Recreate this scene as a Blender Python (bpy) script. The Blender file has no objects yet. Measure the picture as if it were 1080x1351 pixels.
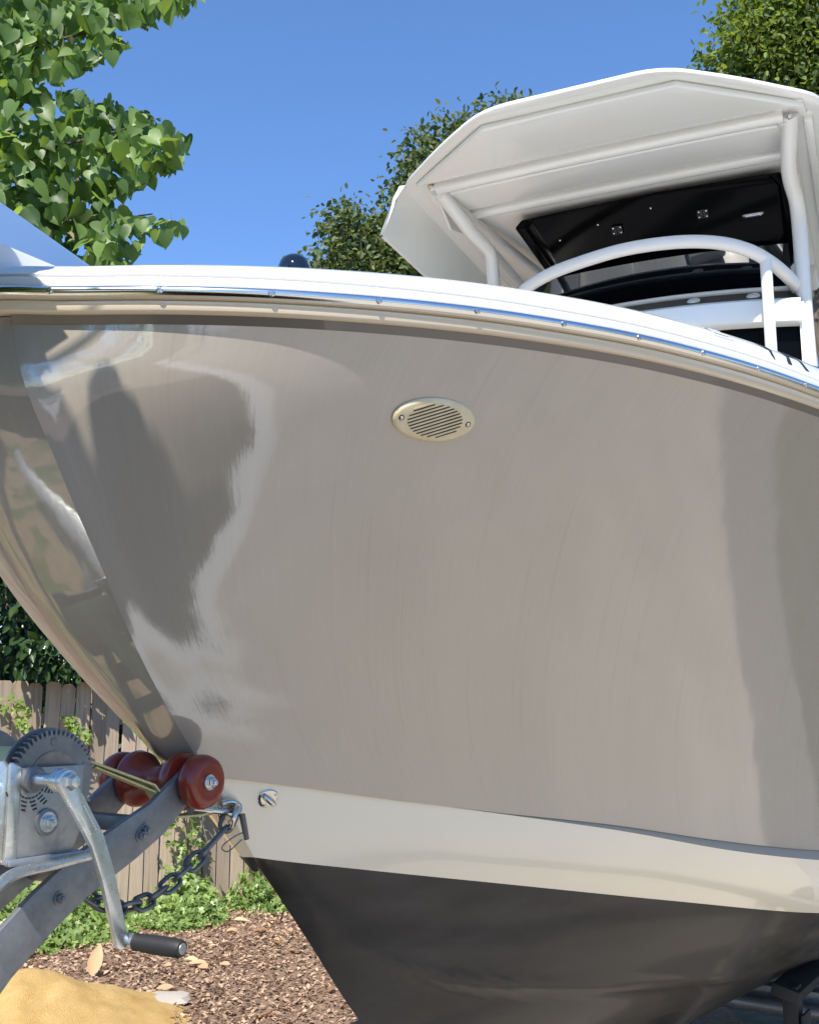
import bpy, bmesh, math, random
import numpy as np
from mathutils import Vector, Matrix
from mathutils.bvhtree import BVHTree

R = math.radians
rng = random.Random(7)
nrng = np.random.default_rng(11)
scene = bpy.context.scene
col = scene.collection

# ------------------------------------------------------------------ camera
cam_data = bpy.data.cameras.new('camera')
cam = bpy.data.objects.new('camera', cam_data)
col.objects.link(cam)
cam.location = (0, 0, 1.5)
cam.rotation_euler = (R(90 + 10.303), 0, 0)
cam_data.sensor_fit = 'HORIZONTAL'
cam_data.sensor_width = 36
cam_data.lens = 36 * 1400 / 1080
cam_data.clip_start = 0.05
cam_data.clip_end = 600
scene.camera = cam

# ------------------------------------------------------------------ sky and sun
SUN_EL, SUN_AZ = R(51), R(-104)          # azimuth counter-clockwise from +X
sun_dir = Vector((math.cos(SUN_EL) * math.cos(SUN_AZ), math.cos(SUN_EL) * math.sin(SUN_AZ), math.sin(SUN_EL)))
world = bpy.data.worlds.new('World')
scene.world = world
world.use_nodes = True
wn = world.node_tree
wn.nodes.clear()
wo = wn.nodes.new('ShaderNodeOutputWorld')
wb = wn.nodes.new('ShaderNodeBackground')
sk = wn.nodes.new('ShaderNodeTexSky')
sk.sky_type = 'NISHITA'
sk.sun_disc = False
sk.sun_elevation = SUN_EL
sk.sun_rotation = math.atan2(sun_dir.x, sun_dir.y)
sk.air_density = 1.0
sk.dust_density = 0.0
sk.ozone_density = 10.0
wb.inputs['Strength'].default_value = 0.15
wn.links.new(sk.outputs[0], wb.inputs[0])
wn.links.new(wb.outputs[0], wo.inputs[0])
sl = bpy.data.lights.new('sun', 'SUN')
sl.energy = 4.6
sl.angle = R(0.53)
sl.color = (1.0, 0.94, 0.84)
so = bpy.data.objects.new('sun', sl)
col.objects.link(so)
so.location = (-2, -7, 9)
so.rotation_euler = sun_dir.to_track_quat('Z', 'Y').to_euler()
scene.view_settings.view_transform = 'Standard'
scene.view_settings.look = 'None'
scene.view_settings.gamma = 1
scene.view_settings.use_curve_mapping = False
scene.view_settings.exposure = 0.72

# ------------------------------------------------------------------ materials
def mat(name, color=(.5, .5, .5), rough=.5, metal=0., coat=0., coat_rough=.03, spec=.5):
    m = bpy.data.materials.new(name)
    m.use_nodes = True
    b = m.node_tree.nodes['Principled BSDF']
    b.inputs['Base Color'].default_value = (*color, 1)
    b.inputs['Roughness'].default_value = rough
    b.inputs['Metallic'].default_value = metal
    b.inputs['Coat Weight'].default_value = coat
    b.inputs['Coat Roughness'].default_value = coat_rough
    b.inputs['Specular IOR Level'].default_value = spec
    return m

class N:
    """small node helper"""
    def __init__(s, m):
        s.t = m.node_tree; s.b = s.t.nodes['Principled BSDF']
    def new(s, kind, **kw):
        n = s.t.nodes.new(kind)
        for k, v in kw.items():
            if k.startswith('i_'):
                n.inputs[k[2:].replace('_', ' ')].default_value = v
            else:
                setattr(n, k, v)
        return n
    def link(s, a, b): s.t.links.new(a, b)
    def coords(s, which='Object', scale=(1, 1, 1), rot=(0, 0, 0)):
        tc = s.new('ShaderNodeTexCoord'); mp = s.new('ShaderNodeMapping')
        mp.inputs['Scale'].default_value = scale
        mp.inputs['Rotation'].default_value = rot
        s.link(tc.outputs[which], mp.inputs[0]); return mp.outputs[0]
    def noise(s, vec, scale, detail=4, rough=.55):
        n = s.new('ShaderNodeTexNoise'); n.inputs['Scale'].default_value = scale
        n.inputs['Detail'].default_value = detail; n.inputs['Roughness'].default_value = rough
        s.link(vec, n.inputs['Vector']); return n.outputs['Fac']
    def ramp(s, fac, stops):
        r = s.new('ShaderNodeValToRGB'); e = r.color_ramp.elements
        while len(e) < len(stops): e.new(.5)
        for k, (p, c) in enumerate(stops):
            e[k].position = p; e[k].color = (*c, 1) if len(c) == 3 else c
        s.link(fac, r.inputs[0]); return r.outputs[0]
    def mix(s, fac, a, b, mode='MIX'):
        m = s.new('ShaderNodeMix', data_type='RGBA', blend_type=mode)
        for sock, v in ((m.inputs[0], fac), (m.inputs[6], a), (m.inputs[7], b)):
            if isinstance(v, (int, float)): sock.default_value = v
            elif isinstance(v, tuple): sock.default_value = (*v, 1)
            else: s.link(v, sock)
        return m.outputs[2]
    def bump(s, h, strength=.3, dist=.01):
        b = s.new('ShaderNodeBump'); b.inputs['Strength'].default_value = strength
        b.inputs['Distance'].default_value = dist
        s.link(h, b.inputs['Height']); s.link(b.outputs[0], s.b.inputs['Normal']); return b
    def color(s, c): s.link(c, s.b.inputs['Base Color'])

def g3(v): return (v, v, v)

def hull_paint():
    m = mat('taupe_gelcoat', (.34, .30, .262), .3, coat=1, coat_rough=.03)
    m.node_tree.nodes['Principled BSDF'].inputs['Coat IOR'].default_value = 2.0
    n = N(m)
    uv = n.coords('UV', (70, 1.6, 1)); uv2 = n.coords('UV', (9, .9, 1)); ob = n.coords('Object')
    st = n.noise(uv, 3.0, 5, .65); broad = n.noise(uv2, 1.4, 3); fine = n.noise(ob, 90, 3)
    c = n.ramp(st, [(.2, (.318, .281, .238)), (.55, (.340, .302, .257)), (.85, (.364, .325, .279))])
    c = n.mix(n.ramp(broad, [(.3, g3(0)), (.75, g3(.35))]), c, (.354, .317, .271))
    # dried water runs and a few scuffs
    run = n.noise(n.coords('UV', (30, .45, 1)), 2.6, 2, .4); spk = n.noise(n.coords('UV', (60, 38, 1)), 2.2, 2, .5)
    c = n.mix(n.ramp(run, [(.64, g3(0)), (.70, g3(.22)), (.74, g3(0))]), c, (.22, .19, .155))
    c = n.mix(n.ramp(spk, [(.745, g3(0)), (.78, g3(.45))]), c, (.48, .45, .40))
    n.color(c)
    cr = n.ramp(st, [(.3, g3(.015)), (.75, g3(.05))]); n.link(cr, n.b.inputs['Coat Roughness'])
    wav = n.noise(ob, 5.0, 2); 
    ad = n.new('ShaderNodeMath', operation='MULTIPLY_ADD'); n.link(st, ad.inputs[0]); ad.inputs[1].default_value = .03; n.link(wav, ad.inputs[2])
    w2 = n.noise(ob, 34, 3); ad2 = n.new('ShaderNodeMath', operation='MULTIPLY_ADD'); n.link(w2, ad2.inputs[0]); ad2.inputs[1].default_value = .06; n.link(ad.outputs[0], ad2.inputs[2])
    b = n.bump(ad2.outputs[0], .11, .012)
    n.link(b.outputs[0], n.b.inputs['Coat Normal'])
    return m

def white_gel(name, colr=(.78, .775, .75), rough=.25):
    m = mat(name, colr, rough, coat=.9, coat_rough=.03)
    n = N(m); ob = n.coords('Object')
    f = n.noise(ob, 4, 5)
    n.color(n.mix(n.ramp(f, [(.35, g3(0)), (.8, g3(.25))]), colr, tuple(c * .9 for c in colr)))
    return m

def galvanised(name, base=(.42, .44, .46), rough=.42, metal=.75):
    m = mat(name, base, rough, metal)
    n = N(m); ob = n.coords('Object')
    v = n.new('ShaderNodeTexVoronoi'); v.inputs['Scale'].default_value = 95; n.link(ob, v.inputs['Vector'])
    f = n.noise(ob, 22, 6, .7)
    c = n.mix(.5, n.ramp(v.outputs['Color'], [(0, tuple(x * .8 for x in base)), (1, tuple(min(1, x * 1.12) for x in base))]),
              n.ramp(f, [(.25, tuple(x * .6 for x in base)), (.7, tuple(min(1, x * 1.2) for x in base))]))
    n.color(c)
    n.link(n.ramp(f, [(.3, g3(rough + .14)), (.7, g3(rough - .1))]), n.b.inputs['Roughness'])
    n.bump(f, .12, .002)
    return m

def leafy(name, c0, c1, trans=.35, rough=.38):
    m = bpy.data.materials.new(name); m.use_nodes = True
    n = N(m)
    n.b.inputs['Roughness'].default_value = rough
    oi = n.new('ShaderNodeObjectInfo'); ge = n.new('ShaderNodeNewGeometry')
    ad = n.new('ShaderNodeMath', operation='ADD'); n.link(oi.outputs['Random'], ad.inputs[0]); n.link(ge.outputs['Random Per Island'], ad.inputs[1])
    fr = n.new('ShaderNodeMath', operation='FRACT'); n.link(ad.outputs[0], fr.inputs[0])
    c = n.ramp(fr.outputs[0], [(0, c0), (.8, c1), (1, tuple(min(1, x * 1.25) for x in c1))])
    n.color(c)
    tr = n.new('ShaderNodeBsdfTranslucent')
    hs = n.new('ShaderNodeHueSaturation'); hs.inputs['Hue'].default_value = .475; hs.inputs['Saturation'].default_value = 1.15; hs.inputs['Value'].default_value = 1.9
    n.link(c, hs.inputs['Color']); n.link(hs.outputs[0], tr.inputs[0])
    mx = n.new('ShaderNodeMixShader'); mx.inputs[0].default_value = trans
    n.link(n.b.outputs[0], mx.inputs[1]); n.link(tr.outputs[0], mx.inputs[2])
    n.link(mx.outputs[0], n.t.nodes['Material Output'].inputs[0])
    return m

def weathered_wood():
    m = mat('weathered_wood', (.4, .33, .26), .85)
    n = N(m); ob = n.coords('Object', (60, 60, 2.2)); ob2 = n.coords('Object', (6, 6, 1.2))
    oi = n.new('ShaderNodeObjectInfo')
    w = n.new('ShaderNodeMapping'); n.link(ob, w.inputs[0])
    cx = n.new('ShaderNodeCombineXYZ'); mu = n.new('ShaderNodeMath', operation='MULTIPLY'); mu.inputs[1].default_value = 37
    n.link(oi.outputs['Random'], mu.inputs[0]); n.link(mu.outputs[0], cx.inputs[0]); n.link(mu.outputs[0], cx.inputs[2])
    n.link(cx.outputs[0], w.inputs['Location'])
    g = n.noise(w.outputs[0], 1.0, 6, .65); s = n.noise(ob2, 1.3, 4)
    c = n.ramp(g, [(.25, (.17, .12, .085)), (.45, (.43, .335, .24)), (.75, (.58, .485, .375))])
    c = n.mix(n.ramp(s, [(.35, g3(0)), (.8, g3(.55))]), c, (.36, .315, .265))
    hv = n.new('ShaderNodeHueSaturation'); n.link(c, hv.inputs['Color'])
    mr = n.new('ShaderNodeMapRange'); mr.inputs['To Min'].default_value = .66; mr.inputs['To Max'].default_value = 1.08
    n.link(oi.outputs['Random'], mr.inputs[0]); n.link(mr.outputs[0], hv.inputs['Value'])
    n.color(hv.outputs[0]); n.bump(g, .5, .004)
    return m

def ground_mat():
    m = mat('mulch_soil', (.3, .2, .14), .95)
    n = N(m); ob = n.coords('Object')
    a = n.noise(ob, 38, 8, .75); b = n.noise(ob, 1.3, 4); c3 = n.noise(n.coords('Object', (90, 30, 30)), 1, 5, .7)
    c = n.ramp(a, [(.28, (.07, .045, .03)), (.5, (.26, .165, .11)), (.68, (.44, .30, .21)), (.85, (.60, .46, .34))])
    c = n.mix(n.ramp(b, [(.35, g3(.1)), (.75, g3(.6))]), c, n.ramp(c3, [(.3, (.20, .12, .08)), (.7, (.52, .38, .27))]))
    n.color(c); n.bump(a, .8, .03)
    return m

def concrete_mat():
    m = mat('driveway_concrete', (.42, .38, .33), .9)
    n = N(m); ob = n.coords('Object')
    a = n.noise(ob, 2.2, 7, .6); b = n.noise(ob, 60, 4, .6)
    c = n.mix(.35, n.ramp(a, [(.3, (.44, .385, .305)), (.7, (.62, .545, .44))]), n.ramp(b, [(.3, (.32, .29, .25)), (.7, (.55, .5, .43))]))
    n.color(c); n.bump(b, .3, .004)
    return m

def sand_mat():
    m = mat('yellow_sand', (.62, .42, .17), .95)
    n = N(m); ob = n.coords('Object')
    a = n.noise(ob, 9, 6, .6); b = n.noise(ob, 160, 4, .7)
    c = n.ramp(a, [(.3, (.58, .36, .115)), (.7, (.72, .50, .20))])
    c = n.mix(n.ramp(b, [(.30, g3(.75)), (.40, g3(0))]), c, (.28, .17, .07))
    n.color(c); n.bump(b, 1.0, .014)
    return m

M = {}
M['hull'] = hull_paint()
M['stripe'] = white_gel('cream_white_gelcoat', (.89, .80, .64))
M['cream'] = white_gel('cream_lip_gelcoat', (.70, .60, .46))
M['ledge'] = mat('tan_ledge', (.52, .43, .32), .9, spec=.0)
M['dark_strip'] = mat('dark_taupe_strip', (.15, .13, .112), .35, coat=.5)
M['white'] = white_gel('white_deck_gelcoat', (.72, .725, .725))
M['ttop'] = white_gel('white_fibreglass', (.83, .83, .79), .22)
M['pipe'] = mat('white_powder_coat', (.80, .785, .75), .32, coat=.3, coat_rough=.1)
M['chrome'] = mat('polished_steel', (.76, .75, .73), .17, 1.0)
M['steel'] = mat('stainless_steel', (.62, .61, .59), .2, 1.0)
M['black_gel'] = mat('black_gelcoat', (.003, .003, .0035), .10, spec=.05)
M['black_glass'] = mat('smoked_acrylic', (.004, .005, .007), .03, coat=1, coat_rough=.01)
M['rubber'] = mat('black_rubber', (.018, .018, .019), .55)
M['galv'] = galvanised('galvanised_steel')
M['zinc'] = galvanised('bright_zinc_plate', (.66, .69, .70), .28, .9)
M['dgalv'] = galvanised('dull_galvanised_arm', (.24, .25, .26), .45, .6)
M['gear'] = galvanised('worn_gear_steel', (.22, .225, .23), .48, .65)
M['chain'] = galvanised('dark_chain_steel', (.17, .175, .185), .45, .8)
M['leaf_redbud'] = leafy('redbud_leaf', (.050, .105, .022), (.175, .275, .072), .42, .46)
M['leaf_oak'] = leafy('oak_leaf', (.042, .072, .020), (.130, .165, .050), .30, .62)
M['leaf_right'] = leafy('bright_leaf', (.055, .100, .020), (.165, .225, .045), .38, .6)
M['leaf_dark'] = leafy('evergreen_leaf', (.016, .040, .014), (.045, .085, .026), .22, .3)
M['ivy'] = leafy('ivy_leaf', (.10, .175, .042), (.26, .36, .115), .34, .4)
M['sprig'] = leafy('sprig_leaf', (.16, .25, .06), (.27, .36, .10), .4, .4)
M['bark'] = mat('bark', (.11, .085, .065), .9)
nb = N(M['bark']); fb = nb.noise(nb.coords('Object', (30, 30, 6)), 1, 6, .7)
nb.color(nb.ramp(fb, [(.3, (.05, .04, .032)), (.7, (.17, .135, .105))])); nb.bump(fb, .7, .01)
M['wood'] = weathered_wood()
M['ground'] = ground_mat()
M['concrete'] = concrete_mat()
M['pale'] = mat('pale_concrete', (.74, .72, .68), .85)
M['lawn'] = mat('worn_lawn', (.10, .11, .06), .95)
nw = N(M['lawn']); fw = nw.noise(nw.coords('Object'), 7, 8, .7)
nw.color(nw.ramp(fw, [(.3, (.06, .066, .042)), (.55, (.115, .12, .08)), (.75, (.19, .175, .13))])); nw.bump(fw, .8, .04)
M['sand'] = sand_mat()
M['deadleaf'] = leafy('dead_leaf', (.30, .17, .08), (.62, .45, .27), .25, .7)
M['chip'] = leafy('bark_chip', (.10, .060, .038), (.48, .335, .23), .05, .9)
M['strap'] = mat('yellow_webbing', (.58, .53, .24), .85)
ns = N(M['strap']); fs = ns.noise(ns.coords('Object', (300, 300, 300)), 1, 4, .7)
ns.color(ns.ramp(fs, [(.3, (.42, .38, .15)), (.7, (.70, .65, .34))])); ns.bump(fs, .5, .002)
M['vent'] = mat('yellowed_plastic', (.72, .61, .40), .4)
nv = N(M['vent']); fv = nv.noise(nv.coords('Object'), 30, 4)
nv.color(nv.ramp(fv, [(.3, (.68, .545, .33)), (.7, (.77, .68, .48))]))
M['hole'] = mat('vent_cavity', (.02, .018, .015), .8)
M['ink'] = mat('black_vinyl', (.02, .02, .022), .5)
M['decal'] = mat('pale_decal', (.55, .58, .68), .5)
M['stone'] = mat('pale_stone', (.42, .38, .33), .9)

def roller_mat():
    m = mat('red_urethane', (.12, .010, .007), .3, coat=.2, coat_rough=.15)
    n = N(m); n.b.inputs['Subsurface Weight'].default_value = .06
    n.b.inputs['Subsurface Radius'].default_value = (.02, .004, .002)
    f = n.noise(n.coords('Object'), 25, 5)
    n.color(n.ramp(f, [(.3, (.17, .017, .008)), (.75, (.28, .033, .014))])); n.bump(f, .06, .004)
    return m
M['roller'] = roller_mat()

def bottom_mat():
    m = mat('black_bottom_paint', (.02, .018, .017), .42, coat=.16, coat_rough=.10, spec=.2)
    n = N(m); ob = n.coords('Object')
    f = n.noise(n.coords('Object', (2, 2, 7)), 1.8, 5, .6); g = n.noise(ob, 60, 4)
    n.color(n.ramp(f, [(.3, (.026, .0235, .022)), (.5, (.040, .036, .033)), (.7, (.060, .053, .047))]))
    n.link(n.ramp(f, [(.35, g3(.30)), (.7, g3(.5))]), n.b.inputs['Roughness'])
    n.bump(g, .05, .003)
    return m
M['bottom'] = bottom_mat()

# ------------------------------------------------------------------ mesh helpers
def link(name, me, parent=None, label=None, cat=None, group=None, kind=None):
    o = bpy.data.objects.new(name, me)
    col.objects.link(o)
    if parent is not None: o.parent = parent
    if label: o['label'] = label
    if cat: o['category'] = cat
    if group: o['group'] = group
    if kind: o['kind'] = kind
    return o

def mesh(name, vs, fs, material, smooth=False, uvs=None):
    me = bpy.data.meshes.new(name)
    me.from_pydata([tuple(v) for v in vs], [], fs)
    me.materials.append(material)
    if smooth: me.polygons.foreach_set('use_smooth', [True] * len(me.polygons))
    if uvs is not None:
        ul = me.uv_layers.new(name='UVMap')
        li = np.empty(len(me.loops), dtype=np.int32); me.loops.foreach_get('vertex_index', li)
        ul.data.foreach_set('uv', np.asarray(uvs, dtype=np.float32)[li].ravel())
    me.update()
    return me

def obj(name, vs, fs, material, parent=None, smooth=False, uvs=None, **kw):
    return link(name, mesh(name, vs, fs, material, smooth, uvs), parent, **kw)

def fix(me, sharp=None):
    bm = bmesh.new(); bm.from_mesh(me)
    bmesh.ops.remove_doubles(bm, verts=bm.verts, dist=1e-5)
    bmesh.ops.recalc_face_normals(bm, faces=bm.faces)
    bm.to_mesh(me); bm.free()
    if sharp is not None:
        me.polygons.foreach_set('use_smooth', [True] * len(me.polygons))
        me.set_sharp_from_angle(angle=R(sharp))
    me.update()

def empty(name, loc, rz=0, **kw):
    o = link(name, None, **kw)
    o.location = loc; o.rotation_euler = (0, 0, rz); o.empty_display_size = .1
    return o

def grid_faces(nu, nv, closed_u=False, closed_v=False):
    f = []
    for i in range(nu if closed_u else nu - 1):
        for j in range(nv if closed_v else nv - 1):
            a, b = i * nv + j, ((i + 1) % nu) * nv + j
            c, d = ((i + 1) % nu) * nv + (j + 1) % nv, i * nv + (j + 1) % nv
            f.append((a, b, c, d))
    return f

def catmull(pts, n):
    P = np.asarray(pts, float)
    P = np.vstack([2 * P[0] - P[1], P, 2 * P[-1] - P[-2]])
    out = []
    for i in range(1, len(P) - 2):
        p0, p1, p2, p3 = P[i - 1:i + 3]
        t = np.linspace(0, 1, 24, endpoint=False)[:, None]
        # centripetal-ish tangents to cope with uneven spacing
        d1, d0, d2 = np.linalg.norm(p2 - p1), np.linalg.norm(p1 - p0), np.linalg.norm(p3 - p2)
        m1 = ((p1 - p0) / max(d0, 1e-6) * d1 + (p2 - p1) / max(d1, 1e-6) * d0) / max(d0 + d1, 1e-6) * d1
        m2 = ((p2 - p1) / max(d1, 1e-6) * d2 + (p3 - p2) / max(d2, 1e-6) * d1) / max(d1 + d2, 1e-6) * d1
        out.append((2 * t**3 - 3 * t**2 + 1) * p1 + (t**3 - 2 * t**2 + t) * m1 + (-2 * t**3 + 3 * t**2) * p2 + (t**3 - t**2) * m2)
    C = np.vstack(out + [P[-2][None]])
    s = np.concatenate([[0], np.cumsum(np.linalg.norm(np.diff(C, axis=0), axis=1))])
    q = np.linspace(0, s[-1], n)
    return np.stack([np.interp(q, s, C[:, k]) for k in range(C.shape[1])], 1)

def tube_data(path, rad, seg=16, caps=True, flat=1.0):
    P = [Vector(p) for p in path]; n = len(P)
    T = [(P[min(i + 1, n - 1)] - P[max(i - 1, 0)]).normalized() for i in range(n)]
    up = Vector((0, 0, 1)) if abs(T[0].z) < .9 else Vector((1, 0, 0))
    N0 = (up - T[0] * up.dot(T[0])).normalized()
    vs, fs = [], []
    for i in range(n):
        N0 = (N0 - T[i] * N0.dot(T[i])).normalized(); B = T[i].cross(N0)
        r = rad[i] if hasattr(rad, '__len__') else rad
        for k in range(seg):
            a = 2 * math.pi * k / seg
            vs.append(P[i] + N0 * (r * flat * math.cos(a)) + B * (r * math.sin(a)))
    fs = grid_faces(n, seg, closed_v=True)
    if caps:
        fs.append(tuple(range(seg))[::-1]); fs.append(tuple(range((n - 1) * seg, n * seg)))
    return vs, fs

def tube(name, path, rad, material, parent=None, seg=16, caps=True, **kw):
    vs, fs = tube_data(path, rad, seg, caps)
    o = obj(name, vs, fs, material, parent, **kw)
    fix(o.data, 40)
    return o

def lathe_data(prof, origin, axis, seg=24):
    """prof: (distance along axis, radius)"""
    ax = Vector(axis).normalized(); up = Vector((0, 0, 1)) if abs(ax.z) < .9 else Vector((1, 0, 0))
    u = (up - ax * up.dot(ax)).normalized(); v = ax.cross(u); o = Vector(origin)
    vs = []
    for t, r in prof:
        for k in range(seg):
            a = 2 * math.pi * k / seg
            vs.append(o + ax * t + u * (r * math.cos(a)) + v * (r * math.sin(a)))
    fs = grid_faces(len(prof), seg, closed_v=True)
    fs.append(tuple(range(seg))[::-1]); fs.append(tuple(range((len(prof) - 1) * seg, len(prof) * seg)))
    return vs, fs

def lathe(name, prof, origin, axis, material, parent=None, seg=24, sharp=40, **kw):
    o = obj(name, *lathe_data(prof, origin, axis, seg), material, parent, **kw)
    fix(o.data, sharp)
    return o

def prism_data(poly, origin, ux, uy, uz, thick):
    """poly of 2-d points in the (ux,uy) plane, extruded thick along uz"""
    o, ux, uy, uz = Vector(origin), Vector(ux), Vector(uy), Vector(uz)
    n = len(poly)
    vs = [o + ux * p[0] + uy * p[1] for p in poly] + [o + ux * p[0] + uy * p[1] + uz * thick for p in poly]
    fs = [tuple(range(n))[::-1], tuple(range(n, 2 * n))] + [(i, (i + 1) % n, n + (i + 1) % n, n + i) for i in range(n)]
    return vs, fs

def bevel(me, w, seg=2, sharp=35):
    bm = bmesh.new(); bm.from_mesh(me)
    bmesh.ops.remove_doubles(bm, verts=bm.verts, dist=1e-6)
    bmesh.ops.recalc_face_normals(bm, faces=bm.faces)
    es = [e for e in bm.edges if len(e.link_faces) == 2 and e.calc_face_angle(0) > R(25)]
    bmesh.ops.bevel(bm, geom=es, offset=w, segments=seg, profile=.6, affect='EDGES', clamp_overlap=True)
    bm.to_mesh(me); bm.free()
    me.polygons.foreach_set('use_smooth', [True] * len(me.polygons))
    me.set_sharp_from_angle(angle=R(sharp)); me.update()

def prism(name, poly, origin, ux, uy, uz, thick, material, parent=None, bev=0, **kw):
    o = obj(name, *prism_data(poly, origin, ux, uy, uz, thick), material, parent, **kw)
    if bev: bevel(o.data, bev)
    else: fix(o.data)
    return o

def box(name, c, size, material, parent=None, bev=0, rot=None, **kw):
    x, y, z = (s / 2 for s in size)
    vs = [Vector((sx * x, sy * y, sz * z)) for sz in (-1, 1) for sx, sy in ((-1, -1), (1, -1), (1, 1), (-1, 1))]
    if rot is not None: vs = [rot @ v for v in vs]
    vs = [v + Vector(c) for v in vs]
    fs = [(3, 2, 1, 0), (4, 5, 6, 7)] + [(i, (i + 1) % 4, 4 + (i + 1) % 4, 4 + i) for i in range(4)]
    o = obj(name, vs, fs, material, parent, **kw)
    if bev: bevel(o.data, bev)
    return o

def join_data(parts):
    vs, fs = [], []
    for v, f in parts:
        k = len(vs); vs += list(v); fs += [tuple(i + k for i in q) for q in f]
    return vs, fs

def hexbolt(name, c, axis, r, parent, material=None, label=None):
    """washer, hexagon head and stub of thread"""
    material = material or M['zinc']
    w = lathe_data([(0, r * 1.45), (r * .25, r * 1.45)], c, axis, 20)
    ax = Vector(axis).normalized(); c2 = Vector(c) + ax * r * .25
    h = lathe_data([(0, r), (r * .8, r), (r * .95, r * .85)], c2, axis, 6)
    t = lathe_data([(0, r * .5), (r * .5, r * .5), (r * .55, r * .4)], c2 + ax * r * .95, axis, 12)
    o = obj(name, *join_data([w, h, t]), material, parent, label=label)
    fix(o.data, 30)
    return o

# ------------------------------------------------------------------ the ground
def sheet(name, poly, z, material, **kw):
    return obj(name, [(x, y, z) for x, y in poly], [tuple(range(len(poly)))], material, **kw)

gr = []
gx = np.linspace(-6, 1.6, 41); gy = np.linspace(3.2, 12, 45)
sheet('ground', [(-300, -300), (300, -300), (300, 300), (-300, 300)], -0.09, M['lawn'], kind='structure')
# gently uneven mulch bed in front of the fence
vs = []
for x in gx:
    for y in gy:
        e = min(1, (x + 6) / 1., (1.6 - x) / .6, (y - 3.2) / .8, (12 - y) / 1.)
        vs.append((x, y, max(0, e) * (.03 * math.sin(1.7 * x + .6) * math.cos(1.3 * y) + .02 * math.sin(4.1 * x + 2.3 * y)) - .004))
mb = obj('mulch_bed', vs, grid_faces(len(gx), len(gy)), M['ground'], smooth=True, kind='structure')
def smooth_poly(p, n=90): return [tuple(q) for q in catmull(p, n)]
edge = smooth_poly([(14, .8), (9, 1.45), (6, 1.95), (4.3, 2.5), (3.4, 3.3), (2.6, 3.9), (1.8, 4.1), (.8, 4.0), (-.1, 3.5), (-.35, 2.8), (-.1, 2.25), (.40, 1.98), (.53, 1.82), (.48, 1.56), (.50, 1.36), (.59, 1.12), (.71, .82), (.91, -.1), (1.0, -.9), (.96, -2.4), (.76, -4.5), (.45, -8.2), (-.1, -14)])  # unseen edge, bent to shape the bounce and mirrored bands on the hull
sheet('driveway', [(14, -14)] + edge, 0.0, M['concrete'], kind='structure')
left = smooth_poly([(.535, 1.84), (.45, 1.55), (.42, 1.40), (.46, 1.25), (.53, 1.05), (.64, .85), (.68, .6), (.73, .25), (.82, -.7), (.83, -1.8), (.56, -4.5), (.10, -8.2), (-.6, -14)])
right = smooth_poly([(.60, 1.92), (.55, 1.74), (.51, 1.56), (.53, 1.36), (.63, 1.14), (.76, .8), (.94, -.1), (1.01, -.9), (.97, -2.4), (.77, -4.5), (.46, -8.2), (-.09, -14)])
sheet('path', left + right[::-1], 0.004, M['pale'], kind='structure')  # unseen pale strip added to mirror as a bright streak in the hull
M['straw'] = mat('pine_straw', (.5, .36, .22), .9)
n_ = N(M['straw']); f1 = n_.noise(n_.coords('Object', (7, 40, 10)), 1, 6, .7); f2 = n_.noise(n_.coords('Object'), 2.6, 3)
n_.color(n_.mix(n_.ramp(f2, [(.50, g3(0)), (.56, g3(.9))]), n_.ramp(f1, [(.3, (.34, .21, .11)), (.7, (.66, .49, .31))]), (.13, .20, .045))); n_.bump(f1, .7, .02)
sheet('unseen_straw_bed', smooth_poly([(-.75, 2.4), (-.62, 1.6), (-.8, .6), (-1.0, -.6), (-1.9, -1.2), (-4.5, -1.0), (-6, 1.0), (-5, 3.0), (-2.6, 3.15), (-1.2, 3.0), (-.75, 2.4)], 60)[:-1], -0.002, M['straw'], kind='structure')  # unseen bed added so the stem mirrors brown and green
M['verge'] = mat('unseen_gravel_verge', (.27, .25, .22), .95)
nz_ = N(M['verge']); f_ = nz_.noise(nz_.coords('Object'), 45, 6, .7)
nz_.color(nz_.ramp(f_, [(.3, (.17, .155, .135)), (.7, (.38, .355, .31))])); nz_.bump(f_, .8, .02)
outer = smooth_poly([(14, 1.7), (9, 2.25), (6.4, 2.75), (4.9, 3.3), (4.1, 4.0), (3.2, 4.7), (2.0, 4.9)], 40)
sheet('unseen_gravel_verge', outer + smooth_poly([(1.9, 4.09), (2.6, 3.88), (3.4, 3.28), (4.3, 2.48), (6, 1.93), (9, 1.43), (14, .78)], 40), -0.004, M['verge'], kind='structure')  # unseen strip added to soften the band mirrored in the hull
sheet('garden_bed', [(-14, -14), (-.1, -14)] + edge[::-1][:70] + [(-14, 3.0)], -0.006, M['ground'], kind='structure')

# ------------------------------------------------------------------ the boat: frame and hull lines
BO = np.array([-.72, 1.449]); BTH = R(57)
BA = np.array([math.cos(BTH), math.sin(BTH)]); BP = np.array([math.sin(BTH), -math.cos(BTH)])
TO = np.array([.521, 3.3]); TTH = R(66)
TA = np.array([math.cos(TTH), math.sin(TTH)]); TP = np.array([math.sin(TTH), -math.cos(TTH)])
def L(a, b, z): return Vector((a, -b, z))                  # a aft of the bow, b to port, z above ground
def T(a, b, z):                                            # hard-top frame -> boat frame
    d = TO + a * TA + b * TP - BO
    return L(float(d @ BA), float(d @ BP), z)

boat = empty('motor_boat', (BO[0], BO[1], 0), BTH,
             label='taupe and white centre console boat with a white hard top, resting on the trailer', cat='boat')

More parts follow.
